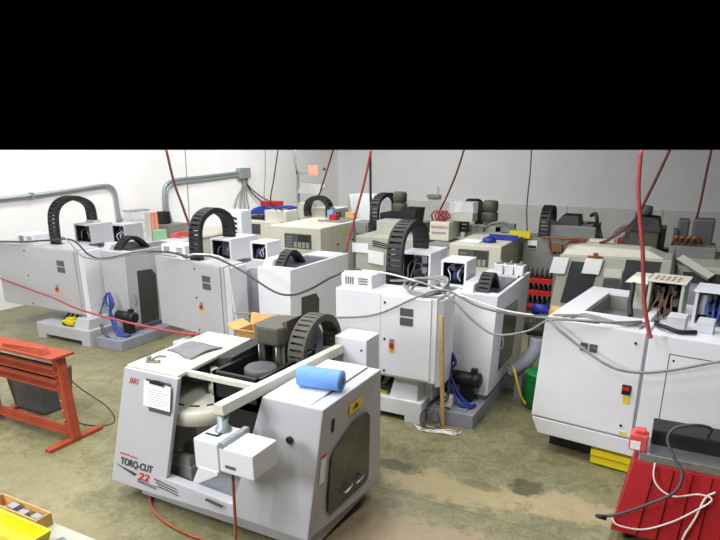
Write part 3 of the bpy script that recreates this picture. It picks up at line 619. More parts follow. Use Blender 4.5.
put('splash_guard', G().hexa([(-9.62,14.6,2.35),(-8.95,14.6,2.32),(-8.95,14.64,2.32),(-9.62,14.64,2.35),(-9.6,14.8,2.62),(-8.8,14.8,2.58),(-8.8,14.84,2.58),(-9.6,14.84,2.62)]), 'steelgrey', p)
put('guard_post', G().box(-9.7,-9.64,14.7,14.76,1.5,2.95).box(-9.7,-9.1,14.7,14.74,2.86,2.91), 'steelgrey', p)
single('paper_sign', G().box(-9.28,-8.98,14.685,14.7,2.84,3.1), 'orange', 'small orange-pink sign high by the wall corner', 'sign')
# things on its top
single('tray', G().box(-8.1,-7.45,13.2,13.9,1.785,1.8).box(-8.1,-7.45,13.2,13.22,1.8,1.83).box(-8.1,-7.45,13.88,13.9,1.8,1.83), 'steelgrey', 'thin steel tray lying on the cream machine with two-part panel', 'tray')
single('red_box', G().box(-7.95,-7.75,13.5,13.7,1.803,1.93,.01), 'red', 'small red box standing on the thin steel tray', 'box')
single('carton', G().box(-7.75,-7.5,14.0,14.18,1.785,1.95,.005), 'card', 'tan carton at the back of the cream machine\'s top', 'box')
single('blue_box', G().box(-8.25,-8.08,13.92,14.1,1.785,2.0,.01), 'lblue', 'pale blue box beside the arch on the cream machine', 'box')
# R3z, further back at the left wall
p, en = front_machine('pale machine with one dark window near the left wall, behind blue hoses', -12.3, -10.3, 14.6, 2.0, 1.5, 'cream')
put('window', G().box(-11.75, -10.95, 14.585, 14.6, 1.12, 1.42), 'bglass', en)
put('top_box', G().box(-10.85, -10.1, 14.7, 15.3, 1.5, 1.82, .015), 'cream', p)
put('drip_pan', G().box(-11.75, -10.9, 14.9, 15.6, 1.5, 1.58), 'black', p)
g = G(); R = random.Random(3)
for k in range(5):
    y = 15.0+.08*k; g.tube([(-11.7,y,1.64+.03*k),(-11.4,y+.05,1.68+.04*k),(-11.0,y,1.72+.03*k),(-10.5,y+.1,1.88),(-10.2,y+.1,1.86)], .035, 7)
single('hose_bundle', g, 'blue', 'bundle of dark blue hoses lying on the pale machine near the left wall', 'hose')
single('parts_bin', G().hexa([(-11.5,15.5,1.58),(-11.0,15.5,1.58),(-11.0,15.8,1.58),(-11.5,15.8,1.58),(-11.56,15.45,2.0),(-10.94,15.45,2.0),(-10.94,15.85,2.0),(-11.56,15.85,2.0)], .01), 'red', 'red bin behind the dark blue hoses', 'bin')
# R3b
p, en = front_machine('pale machine with paper sheets on its front, behind the tall chain of the white machine', -6.65, -5.15, 12.5, 1.3, 1.6, 'beige')
for k in range(3): put('slot', G().hexa([(-6.2,12.48,1.5-.05*k),(-5.8,12.48,1.44-.05*k),(-5.8,12.51,1.44-.05*k),(-6.2,12.51,1.5-.05*k),(-6.2,12.48,1.52-.05*k),(-5.8,12.48,1.46-.05*k),(-5.8,12.51,1.46-.05*k),(-6.2,12.51,1.52-.05*k)]), 'black', en)
put('green_panel', G().box(-5.62,-5.4,12.48,12.52,1.2,1.5), 'dgreen', en, label='dark green panel')
put('column', G().box(-6.7,-5.7,14.2,15.0,.2,1.75,.02), 'steelgrey', p)
put('head_casting', G().box(-6.75,-5.75,13.8,14.4,1.6,1.85,.02), 'steelgrey', p)
put('drip_tray', G().box(-6.6,-5.85,13.7,14.3,1.86,2.02,.01).hexa([(-5.95,13.6,1.8),(-5.65,13.6,1.8),(-5.65,14.2,1.8),(-5.95,14.2,1.8),(-6.0,13.6,2.16),(-5.6,13.6,2.16),(-5.6,14.2,2.16),(-6.0,14.2,2.16)]), 'black', p, label='black tray')
motor(p, (-6.2,14.0,2.02), .17, .5)
put('cable_carrier', G().chain(arch_v(-6.75,13.7,15.0,1.75,1.95,2.42), (1,0,0), .2, .09, .09), 'rubber', p, label='black cable chain arch')
put('control_box', G().box(-6.35,-5.7,13.0,13.5,1.6,1.92,.015), 'beige', p)
single('electrical_box', G().box(-7.25,-6.88,13.6,14.1,0,1.78,.02).box(-7.2,-6.92,13.57,13.62,1.5,1.72), 'steelgrey', 'grey upright electrical box left of the papered machine', 'cabinet')
single('white_crate', G().hexa([(-8.35,15.6,1.3),(-7.75,15.6,1.3),(-7.75,16.0,1.3),(-8.35,16.0,1.3),(-8.45,15.5,2.3),(-7.65,15.5,2.3),(-7.65,16.1,2.3),(-8.45,16.1,2.3)], .01), 'clear', 'translucent white crate on the bench by the wall corner', 'crate')
single('work_bench', G().box(-8.6,-7.55,15.4,16.3,1.24,1.3).box(-8.55,-8.47,15.45,15.53,0,1.24).box(-7.68,-7.6,15.45,15.53,0,1.24).box(-8.55,-8.47,16.17,16.25,0,1.24).box(-7.68,-7.6,16.17,16.25,0,1.24), 'steelgrey', 'grey bench carrying the translucent crate', 'bench')
for (xa, xb, za, zc, lab, tilt) in ((-6.72,-6.3,1.22,1.44,'blank white sheet taped at the left end of the pale machine\'s front',.0), (-6.3,-5.9,1.0,1.3,'tilted white sheet hanging lower on the pale machine\'s front',.04)):
    single('paper_sheet', G().prism([(xa,12.47,za),(xb,12.47,za-tilt),(xb,12.47,zc-tilt),(xa,12.47,zc)], (0,-.006,0)), 'paper', lab, 'paper', 'papers on the pale machine')
# R3c
p, en = front_machine('cream machine with a blue tray on top, right of the tall chain', -4.2, -3.1, 12.1, 2.1, 1.64)
control_panel(en, -4.0, -3.35, 12.1, 1.2, 1.54)
put('warning_label', G().box(-3.104, -3.096, 13.3, 13.5, 1.3, 1.4), 'label_y', en, label='yellow label on the side')
put('body', G().box(-4.95, -4.2, 12.6, 14.2, .3, 1.45, .02), 'beige', p)
put('drip_pan', G().box(-4.95, -4.3, 12.55, 13.2, 1.45, 1.5), 'steelgrey', p)
put('warning_label', G().box(-5.0, -4.5, 12.59, 12.6, 1.25, 1.36), 'label_y', p, label='yellow label on the body')
ab = put('head_box', G().box(-5.12, -4.65, 13.3, 14.2, 1.5, 1.92, .015), 'cream', p)
text('lettering', 'BRIDGEPORT', 'decal_r', ab, (-5.08,13.294,1.78), (1,0,0), (0,0,1), .075, .0, label='red lettering', sx=.95)
put('grey_rule', G().box(-5.06,-4.72,13.29,13.3,1.66,1.7), 'ink', ab)
put('column', G().box(-4.6, -3.7, 14.3, 15.0, .2, 1.78, .02), 'beige', p)
put('cable_carrier', G().chain(arch_v(-4.55,14.1,15.3,1.62,1.8,2.32), (1,0,0), .2, .09, .09), 'rubber', p, label='black cable chain arch')
put('chain_guide', G().box(-4.42,-4.24,14.5,14.6,1.78,2.3), 'black', p)
motor(p, (-4.05,14.5,1.85), .18, .5)
g = G().box(-3.85,-3.4,14.3,14.5,1.64,1.84,.01).tube([(-4.2,14.3,1.66),(-3.9,14.2,1.85),(-3.6,14.25,1.88),(-3.35,14.3,1.7)], .03, 6).box(-4.3,-4.1,14.15,14.3,1.64,1.76)
put('head_casting', g, 'steelgrey', p)
single('small_box', G().box(-4.75,-4.2,13.6,14.0,1.925,2.1,.01), 'beige', 'small grey-green box standing on the lettered head box', 'box')
single('clear_case', G().box(-4.78,-4.2,13.6,14.0,2.1,2.36,.01), 'clear', 'clear plastic case on the small grey-green box', 'case')
g = G()
for k in range(4): g.tube([(-5.1+.08*k,13.45,1.925),(-5.12+.1*k,13.4,2.08),(-5.0+.07*k,13.45,2.16),(-4.9+.06*k,13.5,2.02),(-4.92+.03*k,13.5,1.94)], .022, 6)
single('hose_coil', g, 'redhose', 'tangled red hose coil on the lettered head box', 'hose')
tr = thing('blue_tray', 'blue and yellow tray on the cream machine\'s top', 'tray', (-3.25,13.3,1.64))
put('blue_front', G().box(-3.62,-3.0,13.0,13.05,1.65,1.76), 'blue', tr); put('tray_body', G().box(-3.62,-3.0,13.05,13.5,1.645,1.68), 'blue', tr)
put('yellow_back', G().box(-3.3,-2.85,13.5,13.55,1.645,1.8), 'yellow', tr, label='yellow back')
single('blue_jug', G().lathe((-3.5,12.6,1.645), [(.13,0),(.15,.03),(.12,.09),(.04,.12)], 18), 'blue', 'round blue container in front of the blue and yellow tray', 'container')
g = G().box(-4.05,-3.65,12.35,12.75,1.645,1.66); single('paper_pad', g, 'paper', 'white papers lying on the cream machine\'s front top', 'paper')
# R4
p = thing('machining_center', 'grey cabinet-backed machine against the far wall, black chain on top', 'milling machine', (-2.1,14.0,0))
cbn = put('cabinet', G().box(-3.0,-1.3,13.6,14.4,.1,1.66,.02), 'steelgrey', p)
put('notice', G().box(-2.9,-2.7,13.585,13.6,1.42,1.6), 'paper', cbn, label='white notice'); put('notice_print', G().box(-2.89,-2.71,13.575,13.585,1.43,1.49), 'black', cbn)
put('column', G().box(-2.55,-1.6,14.5,15.3,.2,1.9,.02), 'steelgrey', p)
put('cable_carrier', G().chain(arch_v(-2.62,13.8,14.6,1.66,1.85,2.28), (1,0,0), .19, .08, .09), 'rubber', p, label='black cable chain arch')
put('head_cover', G().hexa([(-2.45,14.0,1.9),(-1.9,14.0,1.9),(-1.9,14.6,1.9),(-2.45,14.6,1.9),(-2.3,14.1,2.13),(-1.95,14.1,2.13),(-1.95,14.6,2.13),(-2.3,14.6,2.13)], .02), 'black', p)
put('head_casting', G().box(-2.55,-1.55,13.9,14.6,1.66,1.92,.02), 'steelgrey', p)
g = G().tube([(-1.75,14.0,2.0),(-1.55,13.9,2.0),(-1.45,13.9,1.8),(-1.4,13.8,1.66)], .03, 6).tube([(-1.7,14.0,2.15),(-1.6,13.95,2.2),(-1.55,13.9,2.05),(-1.6,13.95,1.9)], .04, 6)
put('hose', g, 'black', p)
g = G().tube([(-2.6,13.55,1.68),(-2.4,13.52,1.7),(-2.1,13.5,1.69),(-1.8,13.5,1.72),(-1.7,13.5,1.68)], .025, 6).tube([(-2.45,13.55,1.68),(-2.42,13.55,1.5),(-2.35,13.55,1.36),(-2.28,13.55,1.48)], .025, 6).box(-2.35,-2.15,13.5,13.6,1.4,1.56)
single('air_gun', g, 'coilbrown', 'brown air hose and gun hanging on the grey cabinet by the far wall', 'air gun')
single('red_case', G().box(-1.15,-.65,14.6,14.9,1.45,1.62,.02), 'red', 'flat red case on the shelf right of the grey cabinet', 'case')
single('storage_shelf', G().box(-1.2,-.1,14.4,15.0,1.4,1.45).box(-1.2,-1.15,14.4,15.0,0,1.4).box(-.15,-.1,14.4,15.0,0,1.4).box(-1.15,-.15,14.4,15.0,.7,.74), 'steelgrey', 'low grey shelf unit holding the flat red case', 'shelf')
# R3d
p = thing('machining_center', 'grey-green machine with two dark front windows and white papers', 'milling machine', (-1.0,12.6,0))
en = put('enclosure', G().hexa([(-2.0,11.7,.3),(.02,11.7,.3),(.02,12.74,.3),(-2.0,12.74,.3),(-1.9,11.8,1.62),(.0,11.8,1.66),(.0,12.74,1.66),(-1.85,12.74,1.66)], .02), 'beige', p)
put('top_deck', G().hexa([(-1.88,11.85,1.6),(-.02,11.85,1.62),(-.02,12.7,1.62),(-1.8,12.7,1.62),(-1.8,12.1,1.78),(-.4,12.1,1.76),(-.4,12.7,1.76),(-1.75,12.7,1.78)], .02), 'cream', en)
put('base', G().box(-1.9,0,11.9,12.7,0,.3), 'darkgrey', p)
def slab(xa, xb, za, zc, o=.012, xs=0):
    yy = lambda z: 11.7+.1*(z-.3)/1.32-o
    return [(xa-xs,yy(za),za),(xb-xs,yy(za),za),(xb-xs,yy(za)+.03,za),(xa-xs,yy(za)+.03,za),(xa,yy(zc),zc),(xb,yy(zc),zc),(xb,yy(zc)+.03,zc),(xa,yy(zc)+.03,zc)]
put('window', G().hexa(slab(-1.68,-1.18,.72,1.52,.012,.12), .008), 'bglass', en, label='dark left window')
put('window', G().hexa(slab(-.74,-.16,.72,1.62,.012,.06), .008), 'bglass', en, label='dark right window')
put('window_ledge', G().hexa(slab(-1.08,-.78,1.28,1.44,.06)), 'cream', en)
put('vent_panel', G().hexa(slab(-1.08,-.78,.72,1.24)), 'darkgrey', en)
hd = put('head_casting', G().box(-.8,-.3,12.9,13.6,1.55,2.1,.03).box(-.95,-.7,13.0,13.4,1.55,1.85).lathe((-.6,13.1,2.3), [(.1,0),(.13,.03),(.13,.16),(.08,.18)], 16), 'motor', p)
put('head_cover', G().hexa([(-.83,12.86,2.0),(-.26,12.86,2.0),(-.26,13.5,2.0),(-.83,13.5,2.0),(-.75,12.95,2.3),(-.33,12.95,2.26),(-.33,13.5,2.26),(-.75,13.5,2.3)], .02), 'black', hd)
put('drip_tray', G().box(-.85,-.1,12.75,13.5,1.5,1.62,.01), 'black', p)
motor(p, (-.72,13.9,2.0), .1, .28, 'darkgrey')
put('column', G().box(-.95,-.2,13.6,14.3,.2,2.0,.02), 'motor', p)
g = G()
for k in range(3): g.tube([(-1.5,12.9,1.72),(-1.3+.05*k,13.0,1.78),(-1.1,13.0,1.9+.04*k),(-.9,13.1,2.0+.04*k),(-.7,13.3,2.0)], .03, 6)
put('hose', g, 'steelgrey', p)
for (xa, xb, za, zc, lab) in ((-2.0,-1.72,1.28,1.58,'white sheet hung at the left edge of the dark-windowed machine'), (-1.42,-1.12,1.32,1.6,'white sheet between the two dark windows')):
    single('paper_sheet', G().hexa(slab(xa, xb, za, zc, .08, .05)), 'paper', lab, 'paper', 'papers on the dark-windowed machine')
single('wooden_block', G().box(-1.5,-1.05,12.55,12.75,1.785,1.84,.005), 'cream', 'pale wooden block on the dark-windowed machine\'s top', 'block')
single('rusty_tool', G().tube([(-1.86,12.0,1.8),(-1.8,12.05,1.83),(-1.7,12.3,1.82),(-1.55,12.45,1.82)], .035, 6), 'coilbrown', 'rust-brown tool lying at the left of the dark-windowed machine\'s top', 'tool')
single('bracket', G().box(-1.3,-1.22,11.72,11.8,1.62,1.7).box(-1.4,-1.15,11.75,11.82,1.6,1.64), 'coilbrown', 'brown bracket clipped above the second white sheet', 'bracket')
# R3e
p = thing('machining_center', 'dim machine at the right edge beyond the dark-windowed one, two black motors', 'milling machine', (1.0,13,0))
en = put('enclosure', G().hexa([(.2,12.2,.2),(2.2,12.2,.2),(2.2,13.6,.2),(.2,13.6,.2),(.1,12.3,1.5),(2.2,12.3,1.5),(2.2,13.6,1.62),(.0,13.6,1.62)], .03), 'beige', p)
put('roof_rail', G().prism([(.06,12.3,1.62),(.6,12.0,1.36),(.6,12.1,1.3),(.08,12.4,1.54)], (.1,.15,.06)), 'cream', en)
put('head_casting', G().box(.04,.7,12.9,13.6,1.5,1.78,.03), 'steelgrey', p)
put('servo_motor', G().box(.0,.2,13.2,13.5,1.78,2.24,.04).box(-.06,.02,13.1,13.4,1.75,2.05,.02), 'darkgrey', p); put('servo_motor', G().box(.26,.62,13.2,13.5,1.76,2.26,.04), 'darkgrey', p)
g = G()
for k in range(4): g.tube([(-.05+.1*k,13.0,1.78),(0+.1*k,12.8,1.95),(.1+.1*k,12.9,1.9),(.2+.08*k,13.1,1.82)], .028, 6)
put('hose', g, 'coilbrown', p)
put('window', G().hexa([(.25,12.2,.9),(1.0,12.2,.9),(1.0,12.24,.9),(.25,12.24,.9),(.2,12.27,1.4),(1.0,12.27,1.4),(1.0,12.31,1.4),(.2,12.31,1.4)]), 'bglass', en)
single('blue_cover', G().hexa([(.05,11.5,.0),(.75,11.5,0),(.75,12.0,0),(.05,12.0,0),(.12,11.6,1.28),(.7,11.6,1.28),(.7,11.95,1.28),(.12,11.95,1.28)], .08), 'tankgrey', 'grey-blue covered cabinet right of the dark windows', 'cabinet')

# ------------------------------------------------------------------ tool racks between the white machine and the dark-windowed one
rk = thing('tool_rack', 'grey steel tool cart with red trays behind the white machine', 'tool rack', (-2.35,12.0,0))
for x in (-2.72,-2.02):
    put('post', G().box(x,x+.05,11.95,12.35,0,1.2), 'steelgrey', rk)
put('foot', G().box(-2.74,-1.95,11.9,12.4,0,.06), 'darkgrey', rk)
lv = [(1.0,1.1),(.76,.86),(.5,.58)]
for a, b in lv: put('tray', G().box(-2.68,-2.02,11.92,12.3,a,b,.008), 'red', rk, label='red tool tray')
kk = 0
for li, (a, b) in enumerate(lv):
    for c in range(7):
        for r_ in range(2):
            x = -2.64+.095*c; y = 11.99+.16*r_
            h = .06+.03*((c*3+r_) % 3)
            gg = G().lathe((x,y,b), [(.034,0),(.034,.05),(.022,.055),(.02,.055+h),(.008,.06+h),(.008,.1+h)], 10)
            single('tool_holder', gg, 'black', 'black tapered tool holder standing in the %s red tray' % ('top','middle','bottom')[li], 'tool holder', 'tool holders in the %s red tray' % ('top','middle','bottom')[li])
single('white_canister', G().lathe((-2.56,11.8,0), [(.07,0),(.08,.02),(.08,.55),(.05,.6),(.03,.66)], 16), 'paper', 'white canister standing in front of the tool cart', 'canister')
# cups on the white machine's far end
for i, x in enumerate((-2.36,-2.2,-2.05)):
    c = thing('white_cup', ('leftmost','middle','rightmost')[i]+' of the three white tubs on the white machine\'s enclosure', 'tub', (x,9.2,1.68), 0, 'white tubs on the enclosure')
    put('tub', G().hexa([(-.06,-.08,0),(.06,-.08,0),(.06,.08,0),(-.06,.08,0),(-.075,-.1,.15),(.075,-.1,.15),(.075,.1,.15),(-.075,.1,.15)], .008), 'paper', c, local=True)
    put('contents', G().box(-.05,.05,-.07,.07,.14,.165).cyl((0,0,.15),(.02,.02,.2),.018,8), 'steelgrey', c, local=True)
# between the white machine and the right-hand machine
cv = thing('chip_chute', 'grey chip chute elbow between the white machine and the right-hand machine', 'chute', (-1.72,8.5,0))
put('chute', G().tube([(-1.9,8.3,.42),(-1.72,8.35,.55),(-1.58,8.4,.75),(-1.55,8.42,.95)], .1, 14), 'tankgrey', cv)
put('chute_stand', G().box(-1.8,-1.7,8.33,8.43,0,.5), 'tankgrey', cv)
put('chute_motor', G().lathe((-1.74,8.5,1.05), [(.07,0),(.09,.02),(.09,.3),(.06,.32)], 16, 'X'), 'black', cv, label='black motor on the chute')
single('green_bin', G().lathe((-1.43,8.22,0), [(.16,0),(.2,.03),(.2,.5),(.21,.52),(.19,.53)], 20), 'green', 'green bin on the floor beside the grey chute', 'bin')
single('extension_cable', G().tube([(-1.86,8.2,.56),(-1.76,8.05,.56),(-1.7,8.02,.4),(-1.62,8.06,.15),(-1.5,8.1,.02),(-1.3,8.15,.014),(-1.0,8.4,.014)], .014, 7), 'yellow', 'yellow cord dropping to the floor beside the white machine\'s wing', 'cord')
sh = thing('side_table', 'small grey table holding a tan block and a dark blue roll between two machines', 'table', (-1.5,8.88,0))
put('table_top', G().box(-1.75,-1.22,8.66,9.1,1.18,1.22), 'steelgrey', sh)
for x in (-1.73,-1.27):
    for y in (8.69,9.04): put('leg', G().box(x,x+.03,y,y+.03,0,1.18), 'steelgrey', sh)
single('tan_block', G().box(-1.62,-1.35,8.7,8.95,1.22,1.32,.012), 'brick', 'tan block on the small grey table', 'block')
single('blue_roll', G().lathe((-1.72,8.74,1.296), [(.02,0),(.075,.003),(.075,.24),(.02,.243)], 18, 'X'), 'blue', 'dark blue roll at the front of the small grey table', 'roll')
# wooden pole
single('wooden_pole', G().hexa([(-2.44,6.98,0),(-2.39,6.98,0),(-2.39,7.03,0),(-2.44,7.03,0),(-2.45,6.8,1.55),(-2.41,6.8,1.55),(-2.41,6.84,1.55),(-2.45,6.84,1.55)], .004), 'wood', 'bare wooden pole leaning beside the white machine\'s cabinet door', 'pole')
g = G()
for k in range(3): g.tube([(-2.55,6.92,.3),(-2.62-.03*k,6.88,.16),(-2.6,6.8-.03*k,.05),(-2.5+.04*k,6.82,.02),(-2.42,6.9,.06),(-2.48,6.94,.2)], .01, 6)
single('cord_coil', g, 'dcable', 'dark cord coil at the foot of the wooden pole', 'cord')
single('valve_box', G().box(-2.5,-2.36,7.12,7.26,.216,.36,.01), 'paper', 'small white box on the white machine\'s coolant tank', 'box')
g = G()
for k in range(7): g.tube([(-2.75+.05*k,6.84-.05*(k%3),.012),(-2.6+.02*k,6.7+.04*(k%4),.012+.01*(k%2)),(-2.4+.04*k,6.82-.03*(k%3),.012),(-2.25+.02*k,6.9-.06*(k%3),.012)], .009, 6)
single('rope', g, 'lcable', 'pale rope tangle on the floor in front of the white machine\'s coolant tank', 'rope')
single('blue_bucket', G().lathe((-6.1,5.9,0), [(.13,0),(.16,.3),(.17,.32),(.15,.32)], 18), 'lblue', 'blue bucket on the floor behind the front machine\'s left side', 'bucket')

# ------------------------------------------------------------------ cables draped between machines
def cable(name, pts, r, m, label, cat='cable', group=None): return single(name, G().tube(pts, r, 8), m, label, cat, group)
cable('draped_cable', [(-13.2,7.1,1.75),(-11.4,7.35,1.8),(-10.6,7.4,1.87),(-9.9,7.45,1.92),(-9.3,7.3,1.72),(-8.8,7.2,1.7),(-8.2,7.4,1.82),(-7.6,7.5,1.86),(-7.1,7.5,1.82)], 0.017, 'dcable', 'dark cable draped between the two grey machines at the left')
cable('draped_cable', [(-10.7,7.8,1.75),(-10.2,7.5,1.95),(-9.7,7.3,1.85),(-9.2,7.1,1.72),(-8.6,7.1,1.72),(-8.0,7.3,1.84),(-7.3,7.4,1.82)], 0.012, 'cable', 'thin grey cable looping beside the dark one at the left')
cable('draped_cable', [(-7.2,7.45,1.82),(-6.8,7.2,1.88),(-6.3,7.1,1.95),(-5.74,7.1,1.79),(-5.17,7.1,1.53),(-4.84,7.1,1.5),(-4.51,7.1,1.62),(-4.1,7.08,1.85),(-3.8,7.2,1.95),(-3.5,7.2,1.78)], 0.016, 'dcable', 'dark cable sagging from the second grey machine to the white one')
cable('draped_cable', [(-7.1,7.4,1.8),(-6.6,7.1,1.96),(-6.1,7.2,1.9),(-6.1,7.3,1.5),(-6.05,7.3,1.0),(-5.9,7.3,.5)], 0.014, 'lcable', 'pale cable running down the right of the second grey cabinet')
cable('draped_cable', [(-5.6,6.75,1.22),(-4.6,6.75,1.3),(-3.85,6.76,1.37),(-3.28,6.75,1.49),(-2.68,6.76,1.8),(-2.38,6.78,1.89),(-2.0,6.78,1.75),(-1.7,6.78,1.7),(-1.37,6.76,1.7),(-1.15,6.74,1.71),(-.5,6.72,1.75),(-.2,6.9,1.75)], 0.014, 'cable', 'grey cable crossing the white machine\'s cabinet door to the right-hand machine')
cable('draped_cable', [(-3.3,7.2,1.84),(-2.8,6.95,1.92),(-2.36,6.78,1.83),(-1.99,6.76,1.55),(-1.72,6.75,1.43),(-1.35,6.74,1.53),(-1.1,6.72,1.7),(-.6,6.72,1.73)], 0.014, 'cable', 'grey cable sagging lowest between the white and right-hand machines')
cable('draped_cable', [(-3.9,7.0,1.95),(-3.3,7.0,1.98),(-2.7,6.95,1.9),(-2.2,6.78,1.85),(-1.7,6.76,1.74),(-1.3,6.74,1.72)], 0.011, 'lcable', 'pale cable over the white machine\'s cabinet top')
cable('draped_cable', [(-1.15,6.75,1.71),(-1.0,6.64,1.62),(-.77,6.6,1.48),(-.42,6.5,1.33),(-.15,6.5,1.31),(.15,6.46,1.4),(.5,6.4,1.56),(.9,6.4,1.7)], 0.015, 'cable', 'grey cable swagged across the right-hand machine\'s white panel')
g = G()
for k in range(3):
    P = []
    for a in range(0, 380, 30):
        t = math.radians(a); P.append((-2.72+(.3-.03*k)*math.cos(t)+.02*k, 7.02+.1*math.sin(t)*(1+.3*k), 1.86+(.08+.015*k)*math.sin(t+.3*k)))
    g.tube(P, .017, 7)
single('cable_coil', g, 'cable', 'coil of grey cable resting on the white machine\'s cabinet', 'cable')

# ------------------------------------------------------------------ hanging hoses and cords (from overhead, cut at the height the photo shows)
def hang(label, pts, r, m): return cable('hanging_hose', pts, r, m, label, 'hose')
hang('red hose hanging straight down onto the right-hand machine', [(-.41,6.5,H),(-.38,6.5,3.1),(-.27,6.5,2.55),(-.2,6.5,2.1),(-.12,6.48,1.8),(-.08,6.46,1.7)], .02, 'redhose')
hang('maroon hose slanting down to the dark-windowed machine', [(-.32,12.5,H),(-.52,12.5,2.85),(-.75,12.5,2.24),(-1.12,12.5,1.88),(-1.3,12.5,1.79)], .025, 'dredhose')
hang('red hose slanting beside the black conduit in the middle', [(-6.2,12.4,H),(-6.36,12.4,2.85),(-6.5,12.4,2.38),(-6.75,12.3,1.4),(-6.9,12.2,.6),(-7.0,12.2,.02)], .028, 'redhose')
hang('maroon hose slanting down past the front of the left conduit drop', [(-8.87,9,H),(-8.75,9,2.9),(-8.6,9,2.5),(-8.47,9,2.15),(-8.2,8.9,1.75)], .024, 'dredhose')
hang('thin grey cord hanging right of the left maroon hose', [(-8.4,9,H),(-8.42,9,2.8),(-8.44,9,2.3),(-8.5,9,1.7)], .009, 'cable')
hang('thin dark cord slanting to the blue hose bundle', [(-9.79,14,H),(-9.95,14,2.8),(-10.1,14,2.1),(-10.2,14.7,1.83)], .018, 'dcable')
hang('thin grey cord hanging above the red bin', [(-10.21,14,H),(-10.25,14,2.8),(-10.3,14,2.1),(-10.4,14.7,1.83)], .014, 'cable')
hang('grey pipe hanging above the splash guard', [(-9.68,14.65,H),(-9.68,14.65,3.2),(-9.67,14.7,2.94)], .03, 'steelgrey')
hang('maroon hose slanting down by the orange-pink sign', [(-8.09,14,H),(-8.2,14,3.2),(-8.4,14,2.7),(-8.7,14.3,2.38),(-8.95,14.58,2.3)], .022, 'dredhose')
hang('black upright conduit beside the translucent crate', [(-7.48,14.9,H),(-7.47,14.9,2.9),(-7.46,14.9,2.3),(-7.46,15.0,1.3)], .035, 'black')
hang('red and black hose slanting onto the lettered head box', [(-4.45,13.5,H),(-4.6,13.5,3.0),(-4.8,13.5,2.5),(-4.96,13.5,2.15),(-5.0,13.5,1.94)], .022, 'dredhose')
hang('thin dark cord hanging by the far wall', [(-2.98,13.55,H),(-2.97,13.55,3.0),(-2.99,13.6,2.3),(-2.95,13.7,1.67)], .014, 'dcable')
hang('thin maroon hose at the far right edge', [(.35,13.35,H),(.33,13.35,3.0),(.32,13.35,2.6),(.3,13.35,2.26)], .022, 'dredhose')
cable('air_hose', [(-12.1,7.32,1.02),(-11.14,7.28,.9),(-9.8,6.85,.95),(-8.3,6.25,1.05),(-6.6,5.7,1.2),(-5.3,5.34,1.33),(-4.9,5.22,1.4)], .017, 'redhose', 'long red hose stretched low across the two grey machines at the left', 'hose')

# ------------------------------------------------------------------ left wall electrics
cd = thing('conduit', 'grey conduit bending down the left wall above the leftmost machine', 'conduit', (-13.45,10,0))
put('pipe', G().tube([(-13.42,7.0,2.42),(-13.42,8.5,2.47),(-13.42,9.27,2.5),(-13.42,10.3,2.56),(-13.42,11.2,2.62),(-13.42,11.5,2.58),(-13.42,11.62,2.4),(-13.42,11.64,2.0),(-13.42,11.66,1.6),(-13.42,11.66,1.2)], .045, 10), 'galv', cd)
put('strap', G().box(-13.49,-13.36,9.2,9.26,2.43,2.56), 'galv', cd); put('strap', G().box(-13.49,-13.36,11.6,11.7,1.7,1.74), 'galv', cd)
cd = thing('conduit', 'double grey conduit looping from the grey wall box to the corner junction box', 'conduit', (-13.45,15,0))
for k in range(2):
    d = .09*k
    put('pipe', G().tube([(-13.42,13.35+d,1.3),(-13.42,13.35+d,1.8),(-13.42,13.38+d,2.3),(-13.42,13.5+d,2.55-d),(-13.42,13.9,2.66-d),(-13.42,15,2.7-d),(-13.42,16.2,2.75-d),(-13.42,16.9,2.78-d)], .045, 10), 'galv', cd)
put('pipe', G().tube([(-13.42,13.6,1.3),(-13.42,13.5,1.7),(-13.42,13.38,2.1)], .035, 8), 'galv', cd)
jb = thing('junction_box', 'grey junction box high on the left wall with cables fanning down', 'junction box', (-13.4,17.05,2.6))
put('box', G().box(-13.495,-13.3,16.8,17.35,2.58,2.92,.01), 'galv', jb)
for k, (y, z) in enumerate(((16.2,1.3),(16.6,1.3),(16.9,1.25),(17.2,1.3),(18.2,1.55),(18.7,1.6))):
    put('cable', G().tube([(-13.4,17.0+.05*k,2.6),(-13.38,17.0+.05*k,2.35),(-13.36,(17.05+y)/2,1.95),(-13.3,y,z)], .025, 6), 'dcable' if k > 3 else 'cable', jb)
bench = thing('wall_bench', 'long pale bench along the left wall under the conduits', 'bench', (-12.95,14,0))
put('bench_top', G().box(-13.45,-12.45,11.0,18.5,1.02,1.08), 'cream', bench)
put('bench_body', G().box(-13.4,-12.5,11.05,18.45,0,1.02), 'beige', bench)
cs = thing('parts_cabinet', 'clear-fronted parts case on the left wall bench', 'cabinet', (-12.9,11.9,1.08))
put('case', G().box(-13.2,-12.85,11.6,12.2,1.08,1.95,.01), 'clear', cs)
put('shelf', G().box(-13.18,-12.88,11.62,12.18,1.4,1.42).box(-13.18,-12.88,11.62,12.18,1.68,1.7).box(-13.2,-12.84,11.58,12.22,1.95,1.97), 'galv', cs)
single('orange_binder', G().box(-13.1,-12.85,12.22,12.34,1.08,1.86,.008), 'orange', 'orange binder right beside the clear parts case', 'binder', 'orange binders')
single('orange_binder', G().box(-13.1,-12.85,12.36,12.47,1.08,1.86,.008), 'orange', 'second orange binder, next to the pale green carton', 'binder', 'orange binders')
single('green_carton', G().box(-12.82,-12.6,12.2,12.5,1.08,1.4,.008), 'lgreen', 'pale green carton in front of the orange binders', 'box')
single('black_box', G().box(-13.48,-13.2,13.05,13.3,1.46,1.8,.01), 'black', 'black box on the grey wall box under the double conduit', 'box')
single('wall_box', G().box(-13.48,-12.9,12.95,13.7,1.08,1.45,.012), 'steelgrey', 'grey metal box on the bench where the double conduit ends', 'box')
g = G()
